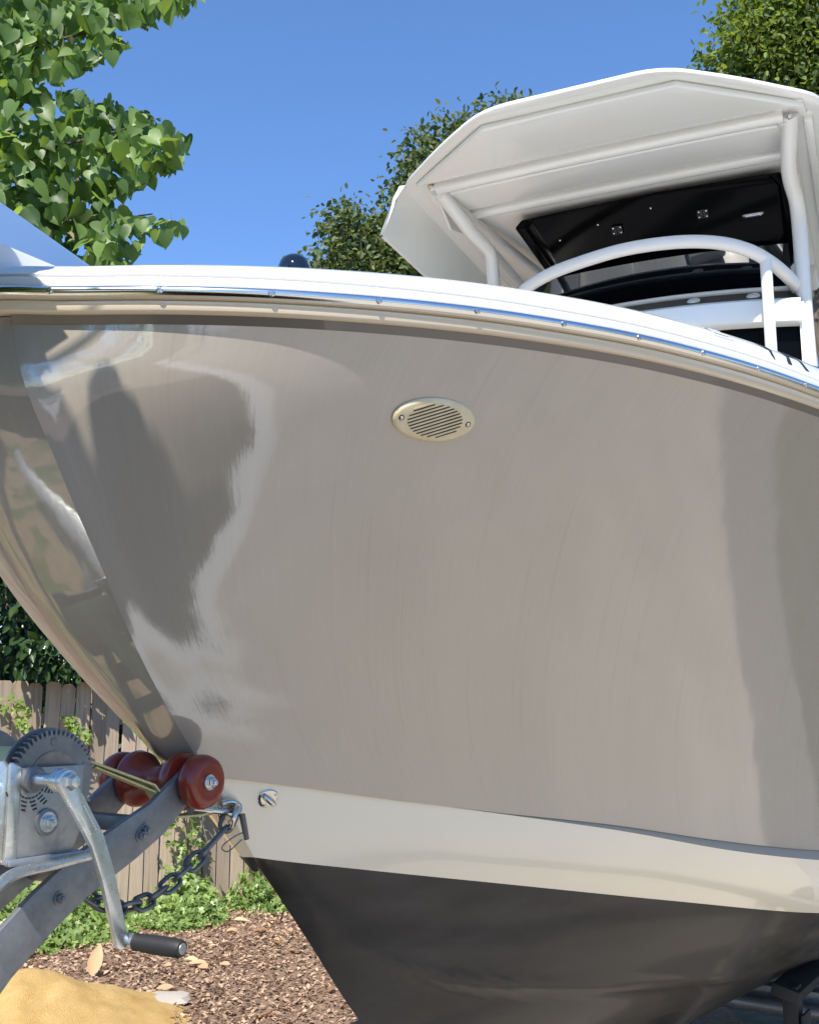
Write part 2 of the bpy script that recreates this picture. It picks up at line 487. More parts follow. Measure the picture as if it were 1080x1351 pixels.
rail_pts = [(.045, 0., 2.092), (.056, .05, 2.092), (.081, .105, 2.092), (.12, .16, 2.092), (.206, .295, 2.092), (.309, .417, 2.095), (.426, .526, 2.099),
            (.554, .622, 2.104), (.691, .705, 2.109), (.833, .778, 2.114), (.98, .841, 2.117), (1.13, .897, 2.119),
            (1.282, .948, 2.118), (1.45, .996, 2.117), (1.7, 1.05, 2.115), (2.1, 1.10, 2.11), (2.7, 1.125, 2.095), (3.5, 1.12, 2.07), (4.4, 1.10, 2.045), (5.4, 1.06, 2.02)]
port = catmull(rail_pts, 260)
stbd = port[::-1].copy(); stbd[:, 1] *= -1
RAIL = np.vstack([stbd, port[1:]])                          # starboard stern -> bow -> port stern
tan = np.gradient(RAIL, axis=0); tan[:, 2] = 0
tan /= np.linalg.norm(tan, axis=1)[:, None]
OUT = np.stack([-tan[:, 1], tan[:, 0]], 1)                  # outward in plan
if (OUT[-1] @ np.array([0, 1])) < 0: OUT = -OUT
RS = np.concatenate([[0], np.cumsum(np.linalg.norm(np.diff(RAIL, axis=0), axis=1))])

def rail_sweep(name, prof, material, parent=boat, closed=False, smooth=True, sharp=40, **kw):
    vs = []
    for p, o in zip(RAIL, OUT):
        for off, dz in prof:
            vs.append(L(p[0] + o[0] * off, p[1] + o[1] * off, p[2] + dz))
    ob = obj(name, vs, grid_faces(len(RAIL), len(prof), closed_v=closed), material, parent, **kw)
    ob.data.polygons.foreach_set('use_smooth', [True] * len(ob.data.polygons))
    ob.data.set_sharp_from_angle(angle=R(sharp))
    return ob

# chrome half round in a white base, white gunwale cap above, cream lip below
arc = [(.0085 * math.cos(a), .0085 * math.sin(a)) for a in np.linspace(-math.pi / 2 + .55, math.pi / 2 + .55, 11)]
rub = rail_sweep('rub_rail', arc, M['chrome'])
rail_sweep('rail_base', [(-.005, .0074), (-.003, .0095), (-.002, .0115), (-.012, .0125)], M['white'])
rail_sweep('rail_seal', [(.0046, -.0068), (.0038, -.0076), (.0025, -.0104), (-.010, -.0112)], M['cream'])
GCAP = [(-.006, .012), (-.005, .0135), (-.0045, .0225), (-.006, .0250), (-.016, .0260), (-.016, .0290), (-.0105, .0315), (-.013, .037), (-.022, .0475), (-.040, .0565),
        (-.075, .0635), (-.13, .067), (-.185, .066), (-.20, .060), (-.205, .045), (-.215, -.03), (-.235, -.15)]
cap = []
ns_ = len(RAIL)
for i, (p, o) in enumerate(zip(RAIL, OUT)):
    for off, dz in GCAP:
        q = p[:2] + o * off
        # inside offsets may not cross the centreline
        if i < (ns_ - 1) / 2: q[1] = min(q[1], -.004)
        else: q[1] = max(q[1], .004)
        if off < -.05: q[0] = max(q[0], .045 - off * .9)
        kz = float(np.interp(p[0], [.1, .5, 1.3], [1.0, 1.35, 1.85])); dz = dz if dz < .0316 else .0315 + (dz - .0315) * kz
        cap.append(L(q[0], q[1], p[2] + dz))
gw = obj('gunwale', cap, grid_faces(ns_, len(GCAP)), M['white'], boat)
gw.data.polygons.foreach_set('use_smooth', [True] * len(gw.data.polygons)); gw.data.set_sharp_from_angle(angle=R(35))
lip = rail_sweep('hull_lip', [(-.010, -.0108), (-.005, -.0116), (-.0035, -.0135), (-.005, -.0255), (-.0075, -.0285), (-.014, -.0298), (-.024, -.0290)], M['cream'])

# rub-rail screws every 16 cm, the first where the photograph has one
s_ref = RS[np.argmin(np.linalg.norm(RAIL - np.array([.12, .16, 2.092]), axis=1))]
screw_me = None
for k in range(-3, 24):
    s = s_ref + .16 * k
    if s > RS[-1] - .1: break
    p = [np.interp(s, RS, RAIL[:, j]) for j in range(3)]; o = [np.interp(s, RS, OUT[:, j]) for j in range(2)]
    ax = L(o[0], o[1], 0)
    if screw_me is None:
        v, f = lathe_data([(-.004, .0052), (.0002, .0052), (.0016, .0040), (.0018, .0016), (.0006, .0014)], (0, 0, 0), (0, 0, 1), 12)
        screw_me = mesh('screw', v, f, M['steel']); fix(screw_me, 30)
    so_ = link('screw', screw_me, rub)
    so_.location = L(p[0] + o[0] * .0085, p[1] + o[1] * .0085, p[2] - .001)
    so_.rotation_euler = ax.to_track_quat('Z', 'Y').to_euler()

# ---- hull side lines
crease = np.array([(1.218, .757, .019), (1.317, .665, .033), (1.429, .543, .054), (1.573, .390, .090), (1.70, .277, .120),
                   (1.857, .166, .130), (1.98, .110, .113), (2.06, .090, .10)])       # z, a, b
nose = np.array([(z_, a_ - .45 * b_) for z_, a_, b_ in crease])           # z, a: the blunt stem stands a little ahead of its two edges
def cz(z): return float(sm(z, crease[:, 0], crease[:, 1])), float(sm(z, crease[:, 0], crease[:, 2]))
def sm(x, xp, fp):                                           # smooth 1-d interpolation
    c = catmull(list(zip(xp, fp)), 400); return np.interp(x, c[:, 0], c[:, 1])
def bS(a): return sm(a, [.613, .75, .9, 1.1, 1.35, 1.7, 2.1, 2.6, 3.2, 4, 5.4], [.04, .085, .14, .222, .325, .455, .58, .70, .79, .85, .88])
def zS(a): return sm(a, [.613, .659, .796, .925, 1.244, 1.553, 1.944, 2.43, 3.1, 4.0, 5.4], [1.374, 1.368, 1.347, 1.325, 1.271, 1.217, 1.14, 1.068, 1.0, .95, .93])
def zS2(a): return zS(a) + np.interp(a, [1.0, 1.25, 1.55, 1.95, 2.43, 5.4], [0, .003, .012, .023, .027, .03])
def bW(a): return sm(a, [.757, .85, 1.0, 1.25, 1.6, 2.1, 2.6, 3.2, 4, 5.4], [.019, .05, .105, .205, .335, .50, .63, .73, .80, .83])
def zW(a): return sm(a, [.757, .764, .993, 1.328, 1.849, 2.561, 3.2, 4., 5.4], [1.2185, 1.217, 1.174, 1.114, 1.021, .901, .83, .79, .77])
def zK(a): return sm(a, [.757, .779, .933, 1.13, 1.40, 1.75, 2.2, 3.0, 5.4], [1.2335, 1.211, 1.051, .842, .63, .49, .42, .38, .38])
ptop_a, ptop_b, ptop_z = [], [], []
for p, o in zip(RAIL, OUT):
    q = p[:2] + o * -.024
    if q[1] > .0: ptop_a.append(q[0]); ptop_b.append(q[1]); ptop_z.append(p[2] - .0415)
ptop_a, ptop_b, ptop_z = map(np.array, (ptop_a, ptop_b, ptop_z))
def bT(a): return np.interp(a, ptop_a, ptop_b)
def zT(a): return np.interp(a, ptop_a, ptop_z)
# top of the crease sits on the rail line
aT0 = float(np.interp(.096, ptop_b, ptop_a)); bT0 = .096
crease[-1] = (zT(aT0), aT0, bT0); nose[-1] = (zT(aT0), .0705)

NU, NV = 150, 46
su = np.linspace(0, 1, NU) ** 1.6
def side_grid(sign):
    vs, uv = [], []
    z0 = zS2(.613)
    for i, u in enumerate(su):
        for j in range(NV):
            t = j / (NV - 1)
            zc = z0 + (crease[-1, 0] - z0) * t
            ac, bc = cz(zc)
            smax = 5.4 - ac
            s = u * smax
            g = t ** 2.4
            F1 = bT(aT0 + s * (5.4 - aT0) / smax) - bT0
            F0 = bS(.613 + s) - .04
            b = bc + (1 - g) * F0 + g * F1
            z = (1 - t) * zS2(.613 + s) + t * zT(aT0 + s)
            z += (zc - ((1 - t) * z0 + t * zT(aT0))) * math.exp(-s / .3)
            vs.append(L(ac + s, sign * b, z)); uv.append((s, t))
    return vs, uv
for sign in (1, -1):
    v, uv = side_grid(sign)
    o = obj('hull_side', v, grid_faces(NU, NV), M['hull'], boat, True, uv)
    if sign == 1: side_port = o; side_v = v
    # darker taupe strip right under the lip
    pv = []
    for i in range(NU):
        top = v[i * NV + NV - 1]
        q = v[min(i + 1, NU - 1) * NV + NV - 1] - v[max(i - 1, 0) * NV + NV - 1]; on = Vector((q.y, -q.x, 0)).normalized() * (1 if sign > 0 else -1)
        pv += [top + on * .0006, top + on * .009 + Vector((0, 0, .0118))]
    obj('under_lip_strip', pv, grid_faces(NU, 2), M['dark_strip'], boat, True)

# stem: rounded nose between the two creases
zz = np.linspace(1.2185, crease[-1, 0] + .012, 60); sv = []; suv = []
for z in zz:
    ac, bc = cz(z); an = float(sm(z, nose[:, 0], nose[:, 1]))
    for k in range(17):
        t = abs(k - 8) / 8; sg = 1 if k >= 8 else -1
        a = (1 - t) ** 2 * an + 2 * t * (1 - t) * an + t * t * ac
        b = 2 * t * (1 - t) * (.22 * bc) + t * t * bc
        sv.append(L(a, sg * b, z)); suv.append((k * .01, (z - 1.2) / .9))
nz0 = int(np.argmin(abs(zz - 1.372)))
def sub_rows(r0, r1): return sv[r0 * 17:(r1 + 1) * 17], suv[r0 * 17:(r1 + 1) * 17], grid_faces(r1 - r0 + 1, 17)
a_, b_, c_ = sub_rows(nz0, 59); obj('stem', a_, c_, M['hull'], boat, True, b_)
a_, b_, c_ = sub_rows(0, nz0); obj('stem_stripe', a_, c_, M['stripe'], boat, True, b_)

# boot stripe, spray ledge and bottom
sa = np.linspace(0, 1, 90) ** 1.5
for sign in (1, -1):
    vs, lv, bv = [], [], []
    for u in sa:
        s = u * 4.64
        aS, aW = .613 + s * (5.4 - .613) / 4.64, .757 + s
        led = float(np.interp(aS, [.9, 1.2, 1.7, 2.2, 5.4], [0.0, .004, .016, .026, .03]))
        top = np.array([aS, bS(aS) + led, zS(aS)]); bot = np.array([aW, bW(aW), zW(aW)])
        if u == 0: top[:] = (.613, .04, 1.374); bot[:] = (.757, .019, 1.2185)
        for t in np.linspace(0, 1, 9):
            q = top * (1 - t) + bot * t
            q[1] += .012 * math.sin(math.pi * t) * min(1, s * 2)
            vs.append(L(q[0], sign * q[1], q[2]))
        lv += [L(aS, sign * (bS(aS) - .001), zS2(aS) + .001), L(aS, sign * (bS(aS) + led * .55), (zS2(aS) + zS(aS)) / 2 + .001), L(aS, sign * (bS(aS) + led), zS(aS) + .0005)]
        ks = aW + .022 * math.exp(-s / .2)
        for t in np.linspace(0, 1, 33):
            bb = bot[1] * (1 - t); z_ = zW(aW) * (1 - t) + zK(ks) * t
            a2 = aW * (1 - t) + ks * t
            bulge = .02 * math.sin(math.pi * t) * min(1, s)
            # running strake: small ledge
            tb = 1 - min(1, max(0, float(np.interp(aW, [.95, 1.2, 1.6, 2.2, 3, 5.4], [.01, .085, .20, .335, .45, .5])) / max(bot[1], .01)))
            step = .012 * min(1, max(0, aW - 1.0) * 3) * math.exp(-((t - tb) / .02) ** 2) if aW > 1 else 0
            step += .008 * min(1, max(0, aW - 1.0) * 3) / (1 + math.exp(-(tb - t) / .008)) * math.exp(-max(0, tb - t) / .12) if aW > 1 else 0
            bv.append(L(a2, sign * (bb + bulge + step * .6), z_ - bulge * .3 - step * .6))
    obj('boot_stripe', vs, grid_faces(len(sa), 9), M['stripe'], boat, True)
    obj('spray_ledge', lv, grid_faces(len(sa), 3), M['ledge'], boat, True)
    obj('hull_bottom', bv, grid_faces(len(sa), 33), M['bottom'], boat, True)
# forefoot: the bottom paint carried round the nose
fv = []
for z in np.linspace(1.2187, 1.2187 - .03, 4):
    f = (1.2187 - z) / .03
    an = .7487 + (1.2187 - z) * .97; ac = .757 + (1.2187 - z) * .98; bc = .019 * (1 - f * .6)
    for k in range(9):
        t = abs(k - 4) / 4; sg = 1 if k >= 4 else -1
        fv.append(L((1 - t * t) * an + t * t * ac, sg * bc * t, z))
obj('forefoot', fv, grid_faces(4, 9), M['bottom'], boat, True)
# transom
tv = [L(5.4, s * b, z) for s in (1, -1) for b, z in ((bT(5.39), 2.0), (bS(5.4), zS(5.4)), (bW(5.4), zW(5.4)), (0, .38))]
obj('transom', [tv[0], tv[1], tv[2], tv[3], tv[6], tv[5], tv[4]], [(0, 1, 2, 3, 4, 5, 6)], M['hull'], boat)
# cockpit sole, let in half way up the sides
row = []
for i in range(0, NU, 3):
    colm = side_v[i * NV:(i + 1) * NV]
    k = min(range(NV), key=lambda j: abs(colm[j].z - 1.94)); row.append((colm[k].x + .05, max(.004, -colm[k].y - .07), colm[k].z))
dv = [L(a, b, z) for a, b, z in row] + [L(a, -b, z) for a, b, z in row[::-1]]
nr = len(row)
obj('deck', dv, [(i, i + 1, 2 * nr - 2 - i, 2 * nr - 1 - i) for i in range(nr - 1)], M['white'], boat)

for sg in (1, -1):
    box('bow_cushion', L(1.75, sg * .42, 2.03), (.9, .34, .09), M['ttop'], boat, .03)
box('deck_hatch', L(1.1, 0, 2.01), (.5, .46, .05), M['white'], boat, .02)
box('hatch_window', L(1.1, 0, 2.038), (.28, .26, .012), M['black_glass'], boat, .004)

# bow pulpit and locker hatch, seen just over the gunwale
pp = [(-.32, 2.105), (.16, 2.105), (.30, 2.135), (.29, 2.17), (.20, 2.186), (-.32, 2.186)]
prism('bow_pulpit', pp, L(0, .062, 0), (1, 0, 0), (0, 0, 1), (0, 1, 0), .124, M['white'], boat, .008)
hp = [(-.30, 2.19), (.52, 2.15), (.52, 2.25), (.375, 2.287), (.189, 2.329), (-.30, 2.44)]
M['hatch'] = mat('blue_grey_gloss', (.20, .33, .56), .18, coat=.6)  # one even blue-grey gloss over the whole panel
prism('locker_hatch', hp, L(0, -.08, 0), (1, 0, 0), (0, 0, 1), (0, 1, 0), .02, M['hatch'], boat, .004)

# navigation light on the far gunwale
nl = lathe('bow_light', [(0, .029), (.006, .029), (.02, .0285), (.034, .024), (.042, .016), (.045, .004)], L(.47, .325, 2.193), (0, 0, 1), M['black_glass'], boat, 24, 60)
box('light_mount', L(.47, .325, 2.180), (.066, .056, .026), M['black_gel'], boat, .004)

# ---- things fixed on the hull side: find the surface, then build on it
bvh = BVHTree.FromPolygons([tuple(v) for v in side_v], grid_faces(NU, NV))
def surface(p):
    loc, nor, _, _ = bvh.find_nearest(p)
    if nor.dot(Vector((0, -1, -.2))) < 0: nor = -nor
    up = Vector((0, 0, 1)); v = (up - nor * up.dot(nor)).normalized(); u = v.cross(nor)
    return loc, u.normalized(), v, nor

p0, U, V, W_ = surface(L(.585, .527, 1.95))
if (Matrix.Rotation(BTH, 3, 'Z') @ U).x < 0: U = -U
# turn the vent a little, as in the photograph
ang = R(3); U, V = (U * math.cos(ang) + V * math.sin(ang)), (V * math.cos(ang) - U * math.sin(ang))
VA, VB = .0735, .0375
ven = []; segs = 48
for off, k in ((-.004, 1.0), (.003, 1.0), (.0058, .965), (.0068, .92)):
    for i in range(segs):
        a = 2 * math.pi * i / segs
        ven.append(p0 + U * (VA * k * math.cos(a)) + V * ((VB - (1 - k) * VA) * math.sin(a)) + W_ * off)
ff = grid_faces(4, segs, closed_v=True) + [tuple(range(3 * segs, 4 * segs))]
vent = obj('hull_vent', ven, ff, M['vent'], boat); fix(vent.data, 35)
# dark slots let into the face with raised louvres between
sa_ = R(22); SX = U * math.cos(sa_) + V * math.sin(sa_); SY = V * math.cos(sa_) - U * math.sin(sa_)
slot_me = []
for k in range(11):
    y = (k - 5) * .0058
    # half length of the slot inside the grille ellipse
    best = [x for x in np.linspace(-.06, .06, 121)
            if ((x * math.cos(sa_) - y * math.sin(sa_)) / .0485) ** 2 + ((x * math.sin(sa_) + y * math.cos(sa_)) / .0285) ** 2 < 1]
    if len(best) < 8: continue
    x0, x1 = best[0], best[-1]
    prism('slot', [(x0, -.00105), (x1, -.00105), (x1 + .001, 0), (x1, .00105), (x0, .00105), (x0 - .001, 0)], p0 + SY * y + W_ * .0062, SX, SY, W_, .0009, M['hole'], vent)
    prism('louvre', [(x0, .0014), (x1, .0014), (x1, .0044), (x0, .0044)], p0 + SY * y + W_ * .0064, SX, SY, W_, .0014, M['vent'], vent, .0004)
for sx in (-1, 1):
    c = p0 + U * (sx * .0600) + V * (-.0015 * sx) + W_ * .0060
    scr = lathe('screw', [(.0006, .0034), (.0016, .0032), (.0021, .0016), (.0012, .0012)], c, W_, M['steel'], vent, 16, 30)
    lathe('screw_recess', [(0, .0050), (.0010, .0048), (.0011, .0035)], c, W_, M['hole'], vent, 18, 30)

# small stainless clam plate on the white stripe
def stripe_frame(a):
    p = L(a, bS(a) * .55 + bW(a) * .45 + .006, zS(a) * .72 + zW(a) * .28)
    return p
pc = L(.741, .105, 1.326)
tg = (L(.90, .20, 1.322) - L(.66, .045, 1.33)).normalized()
nn = Vector((tg.y, -tg.x, 0)).normalized()
if nn.y > 0: nn = -nn
nn = (nn + Vector((0, 0, -.1))).normalized(); vv = Vector((0, 0, 1)); vv = (vv - nn * vv.dot(nn)).normalized(); uu = vv.cross(nn).normalized()
if (Matrix.Rotation(BTH, 3, 'Z') @ uu).x < 0: uu = -uu
sbv, sbf = [], []
for i_, u in enumerate(np.linspace(0, .5, 40)):
    s = u * 4.64; aS, aW = .613 + s * (5.4 - .613) / 4.64, .757 + s
    sbv += [L(aS, bS(aS), zS(aS)), L(aW, bW(aW), zW(aW))]
sbv_t = BVHTree.FromPolygons([tuple(v) for v in sbv], grid_faces(40, 2))
pc, nn, _, _ = sbv_t.find_nearest(L(.735, .069, 1.332))
if nn.y > 0: nn = -nn
vv = Vector((0, 0, 1)); vv = (vv - nn * vv.dot(nn)).normalized(); uu = vv.cross(nn).normalized()
if uu.x < 0: uu = -uu
pe = []
for off, k in ((-.002, 1), (.0015, 1), (.0032, .9), (.0036, .7)):
    for i in range(36):
        a = 2 * math.pi * i / 36
        pe.append(pc + uu * (.0205 * k * math.cos(a)) + vv * (.0185 * k * math.sin(a) * (1.15 if math.sin(a) < 0 else .85)) + nn * (off + .001))
pad = obj('pad_eye', pe, grid_faces(4, 36, closed_v=True) + [tuple(range(108, 144))], M['steel'], boat); fix(pad.data, 35)
pth = [pc + uu * x + vv * y + nn * z for x, y, z in ((-.012, .006, .001), (-.010, .004, .009), (-.003, -.001, .013), (.006, -.007, .013), (.011, -.011, .009), (.013, -.013, .001))]
tube('bail', catmull(pth, 20), .0052, M['steel'], pad, 12)
for x, y in ((-.013, .009), (.014, .006), (-.004, -.014)):
    lathe('screw', [(0, .0035), (.001, .0034), (.0014, .002), (.0009, .0012)], pc + uu * x + vv * y + nn * .004, nn, M['steel'], pad, 12, 30)

# (bow eyes follow)
# two stainless bow eyes on the stem
for zc_ in (1.352, 1.312):
    a0 = float(np.interp(zc_, nose[:, 0], nose[:, 1])) + .004
    pl = []
    for off, k in ((-.004, 1), (.003, 1), (.0045, .85)):
        for i in range(24):
            a = 2 * math.pi * i / 24
            pl.append(L(a0 + .018, .040, zc_) + Vector((-.707 * off - .707 * .014 * k * math.sin(a) * 0, -off, 0)) + Vector((.012 * k * math.cos(a), -.004 * math.cos(a), .016 * k * math.sin(a))))
    be = obj('bow_eye', pl, grid_faces(3, 24, closed_v=True) + [tuple(range(48, 72))], M['steel'], boat); fix(be.data, 35)
    c0 = L(a0 - .002, .030, zc_)
    ring = [c0 + Vector((-.021 * math.sin(t), -.010 * math.sin(t), .017 * math.cos(t))) for t in np.linspace(-.25, math.pi + .25, 22)]
    tube('eye_loop', ring, .0048, M['steel'], be, 12)

# registration characters lying on the gunwale
def text_mesh(body, size):
    cu = bpy.data.curves.new('t', 'FONT'); cu.body = body; cu.size = size; cu.resolution_u = 6
    cu.space_character = 1.05; cu.offset = size * .012
    o = bpy.data.objects.new('t', cu); col.objects.link(o)
    dg = bpy.context.evaluated_depsgraph_get(); ev = o.evaluated_get(dg)
    me = bpy.data.meshes.new_from_object(ev); bpy.data.objects.remove(o); bpy.data.curves.remove(cu)
    bm = bmesh.new(); bm.from_mesh(me)
    bmesh.ops.triangulate(bm, faces=bm.faces)
    for _ in range(2):
        es = [e for e in bm.edges if e.calc_length() > .012]
        bmesh.ops.subdivide_edges(bm, edges=es, cuts=1); bmesh.ops.triangulate(bm, faces=bm.faces)
    bm.to_mesh(me); bm.free()
    return me
gc_o = np.array([g[0] for g in GCAP]); gc_z = np.array([g[1] for g in GCAP])
gl = np.concatenate([[0], np.cumsum(np.hypot(np.diff(gc_o), np.diff(gc_z)))])
g0 = gl[6] + .003                                                   # start above the flange
def on_cap(s, h, lift=.0008):
    p = [np.interp(s, RS, RAIL[:, j]) for j in range(3)]; o = [np.interp(s, RS, OUT[:, j]) for j in range(2)]
    off = np.interp(g0 + h, gl, gc_o); dz = np.interp(g0 + h, gl, gc_z)
    kz = float(np.interp(p[0], [.1, .5, 1.3], [1.0, 1.35, 1.85])); dz = dz if dz < .0316 else .0315 + (dz - .0315) * kz
    return L(p[0] + o[0] * off, p[1] + o[1] * off, p[2] + dz + lift) + L(o[0], o[1], 0) * lift * .6
s_reg = RS[int(np.argmin(np.linalg.norm(RAIL - np.array([1.175, .912, 2.118]), axis=1)))]
x_off = 0.0
for ch in 'VA 50':
    if ch == ' ': x_off += .05; continue
    me = text_mesh(ch, .112)
    me.materials.clear(); me.materials.append(M['ink'])
    w = max(v.co.x for v in me.vertices)
    for v in me.vertices: v.co = on_cap(s_reg + x_off + v.co.x, v.co.y * .92 + .004, .0009)
    link('registration_character', me, boat)
    x_off += w + .014
for k in range(2):
    dc = [on_cap(s_reg - .145 + .06 * i, .012 + .05 * j, .0007) for i in np.linspace(0, 1, 6) for j in np.linspace(0, 1, 6)]
    if k == 0: obj('validation_decal', dc, grid_faces(6, 6), M['white'], boat)
    else:
        for r in range(3):
            y0 = .018 + r * .014
            dc = [on_cap(s_reg - .138 + .044 * i * (1 - .2 * r), y0 + .005 * j, .0011) for i in np.linspace(0, 1, 8) for j in (0, 1)]
            obj('decal_line', dc, grid_faces(8, 2), M['decal'], boat)

# ------------------------------------------------------------------ hard top
def outline(off):
    """plan outline of the roof, pulled in by off, with rounded corners"""
    pts = [(2.25, -.825), (.47, -.825), (.235, -.55), (.075, -.325), (.075, .325), (.235, .55), (.47, .825), (2.25, .825)]
    out = []
    for k in range(len(pts)):                                # round every corner a little
        p0, p1, p2 = (np.array(pts[j % len(pts)], float) for j in (k - 1, k, k + 1))
        r0, r1 = min(.10, .4 * np.linalg.norm(p1 - p0)), min(.10, .4 * np.linalg.norm(p2 - p1))
        q0, q1 = p1 + (p0 - p1) / np.linalg.norm(p0 - p1) * r0, p1 + (p2 - p1) / np.linalg.norm(p2 - p1) * r1
        out += [q0 * (1 - t) ** 2 + p1 * 2 * t * (1 - t) + q1 * t * t for t in (0, .25, .5, .75, 1)]
    P = np.array(out)
    c = np.array([1.2, 0]); sc = np.array([1 - off / 1.13, 1 - off / .82])
    return (P - c) * sc + c
loops = [(.05, 3.6035), (.012, 3.600), (.002, 3.604), (.0, 3.611), (.004, 3.618), (.03, 3.632), (.25, 3.668)]
rv = []
def camber(b): return -.012 * (b / .8) ** 2
for off, z in loops:
    for a, b in outline(off): rv.append(T(a, b, z + camber(b)))
nl_ = len(outline(0))
rf = grid_faces(len(loops), nl_, closed_v=True) + [tuple(range(nl_))[::-1], tuple(range((len(loops) - 1) * nl_, len(loops) * nl_))]
roof = obj('hard_top', rv, rf, M['ttop'], boat); fix(roof.data, 50)
def wid(a): return np.interp(a, [.09, .44, .52, 3], [.31, .79, .80, .80])
def panel(a0, a1, inset, z0, dz, parent=roof):
    A = [a0, a1]; poly = [(a0, -wid(a0) + inset), (a1, -wid(a1) + inset), (a1, wid(a1) - inset), (a0, wid(a0) - inset)]
    # transverse camber: build as a strip of quads and close it
    vs = []
    for k, (a, zz_) in enumerate(((a0, z0), (a0, z0 - dz), (a1, z0 - dz), (a1, z0))):
        w = wid(a) - inset
        for b in np.linspace(-w, w, 13): vs.append(T(a, b, zz_ + camber(b)))
    fs = grid_faces(4, 13, closed_u=True)
    fs += [(0, 13, 26, 39), (12, 51, 38, 25)]
    o = obj('roof_panel', vs, fs, M['ttop'], parent); bevel(o.data, .013, 3, 50); return o
panel(.155, .452, .045, 3.606, .026)
panel(.548, .732, .14, 3.606, .030)
panel(.828, 2.15, .14, 3.606, .024)
for sg in (-1, 1):                                           # down-turned side skirts
    sk_v = []
    for a, lo in ((.462, .0), (.47, .0), (.9, 0), (1.5, 0), (2.2, 0)):
        for b, z in ((.795, 3.60), (.835, 3.55), (.872, 3.47), (.903, 3.404), (.915, 3.404), (.885, 3.475), (.85, 3.555), (.822, 3.602)):
            sk_v.append(T(a + (0.02 if b > .86 and a < .47 else 0), sg * b, z))
    o = obj('roof_skirt', sk_v, grid_faces(5, 8, closed_v=True) + [tuple(range(8)), tuple(range(32, 40))[::-1]], M['ttop'], roof); fix(o.data, 35)

PIPE = .0285
legs = {1: [(.5, .694, 3.577), (.56, .685, 3.545), (.62, .676, 3.512), (.70, .667, 3.478), (.77, .669, 3.444), (.83, .680, 3.402), (.87, .682, 3.34), (.885, .682, 3.25), (.92, .679, 3.017), (.95, .68, 2.799), (1.0, .68, 1.7)],
        -1: [(.5, -.691, 3.60), (.53, -.675, 3.582), (.58, -.650, 3.542), (.66, -.625, 3.50), (.72, -.61, 3.473), (.80, -.585, 3.448), (.855, -.570, 3.425), (.885, -.572, 3.38), (.92, -.578, 3.30), (1.0, -.58, 1.7)]}
leg_o = {}
for sg in (1, -1):
    path = catmull(legs[sg], 70)
    lo_ = tube('top_leg', [T(*p) for p in path], PIPE, M['pipe'], boat, 18); leg_o[sg] = lo_
    p = legs[sg][0]
    prism('leg_plate', [(-.06, -.045), (.04, -.055), (.055, -.03), (.055, .03), (.04, .055), (-.06, .045)], T(p[0] - .01, p[1], p[2] + .006), T(1, 0, 0) - T(0, 0, 0), T(0, 1, 0) - T(0, 0, 0), (0, 0, 1), .014, M['pipe'], lo_, .003)
    ctr = T(p[0] + .0, p[1], p[2] - .006); ax = (T(-.75, 0, -.55) - T(0, 0, 0)).normalized()
    lathe('bolt', [(.012, .011), (.03, .011), (.032, .008), (.029, .006), (.029, .001)], ctr, ax, M['steel'], lo_, 14, 30)
# athwart and fore-and-aft frame tubes tucked under the roof
for a, b0 in ((.5, .67), (.78, .655)):
    tube('roof_bead', [T(a, b, 3.588 + camber(b) * .6) for b in np.linspace(-b0, b0, 20)], .030, M['ttop'], roof, 18)
for sg in (1, -1):
    tube('side_tube', [T(a, sg * .672, 3.572) for a in np.linspace(.5, 2.2, 6)], .026, M['pipe'], boat, 16)
    if sg < 0: tube('side_brace', [T(.53, sg * .668, 3.572), T(1.0, sg * .575, 3.54), T(1.6, sg * .47, 3.52)], .019, M['pipe'], boat, 14)
    prism('side_rib', [(.55, 3.603), (2.1, 3.603), (2.1, 3.575), (.57, 3.575)], T(0, sg * .735, 0), T(1, 0, 0) - T(0, 0, 0), (0, 0, 1), T(0, 1, 0) - T(0, 0, 0), .03, M['ttop'], roof, .006)
    # rear legs, mostly hidden
    tube('rear_leg', [T(1.9, sg * .67, 3.57), T(1.8, sg * .62, 3.3), T(1.8, sg * .6, 1.7)], PIPE, M['pipe'], boat, 16)
# gusset web behind the near leg's head
for sg in (1, -1):
    y = sg * .69
    prism('gusset', [(.54, 3.57), (.98, 3.57), (.70, 3.485)], T(0, y - .004, 0), T(1, 0, 0) - T(0, 0, 0), (0, 0, 1), T(0, 1, 0) - T(0, 0, 0), .008, M['pipe'], leg_o[sg], 0)

hoop = [(.93, .663, 3.079), (.85, .627, 3.11), (.76, .574, 3.142), (.7, .514, 3.171), (.66, .438, 3.195), (.63, .333, 3.213), (.61, .198, 3.221), (.61, .054, 3.222), (.635, -.1, 3.215), (.69, -.26, 3.208), (.76, -.385, 3.19), (.84, -.48, 3.15), (.90, -.55, 3.10), (.925, -.578, 3.05)]
hp_ = catmull(hoop, 60)
tube('grab_hoop', [T(*p) for p in hp_], .025, M['pipe'], boat, 18)
tube('hoop_weld', [T(*p) for p in hp_[:3]], [.029, .0275, .0255], M['pipe'], boat, 18)
tube('stanchion', [T(.74, .562, 3.15), T(.74, .561, 1.7)], .0215, M['pipe'], boat, 16)
tube('stanchion', [T(.79, -.43, 3.18), T(.79, -.43, 1.7)], .0215, M['pipe'], boat, 16)

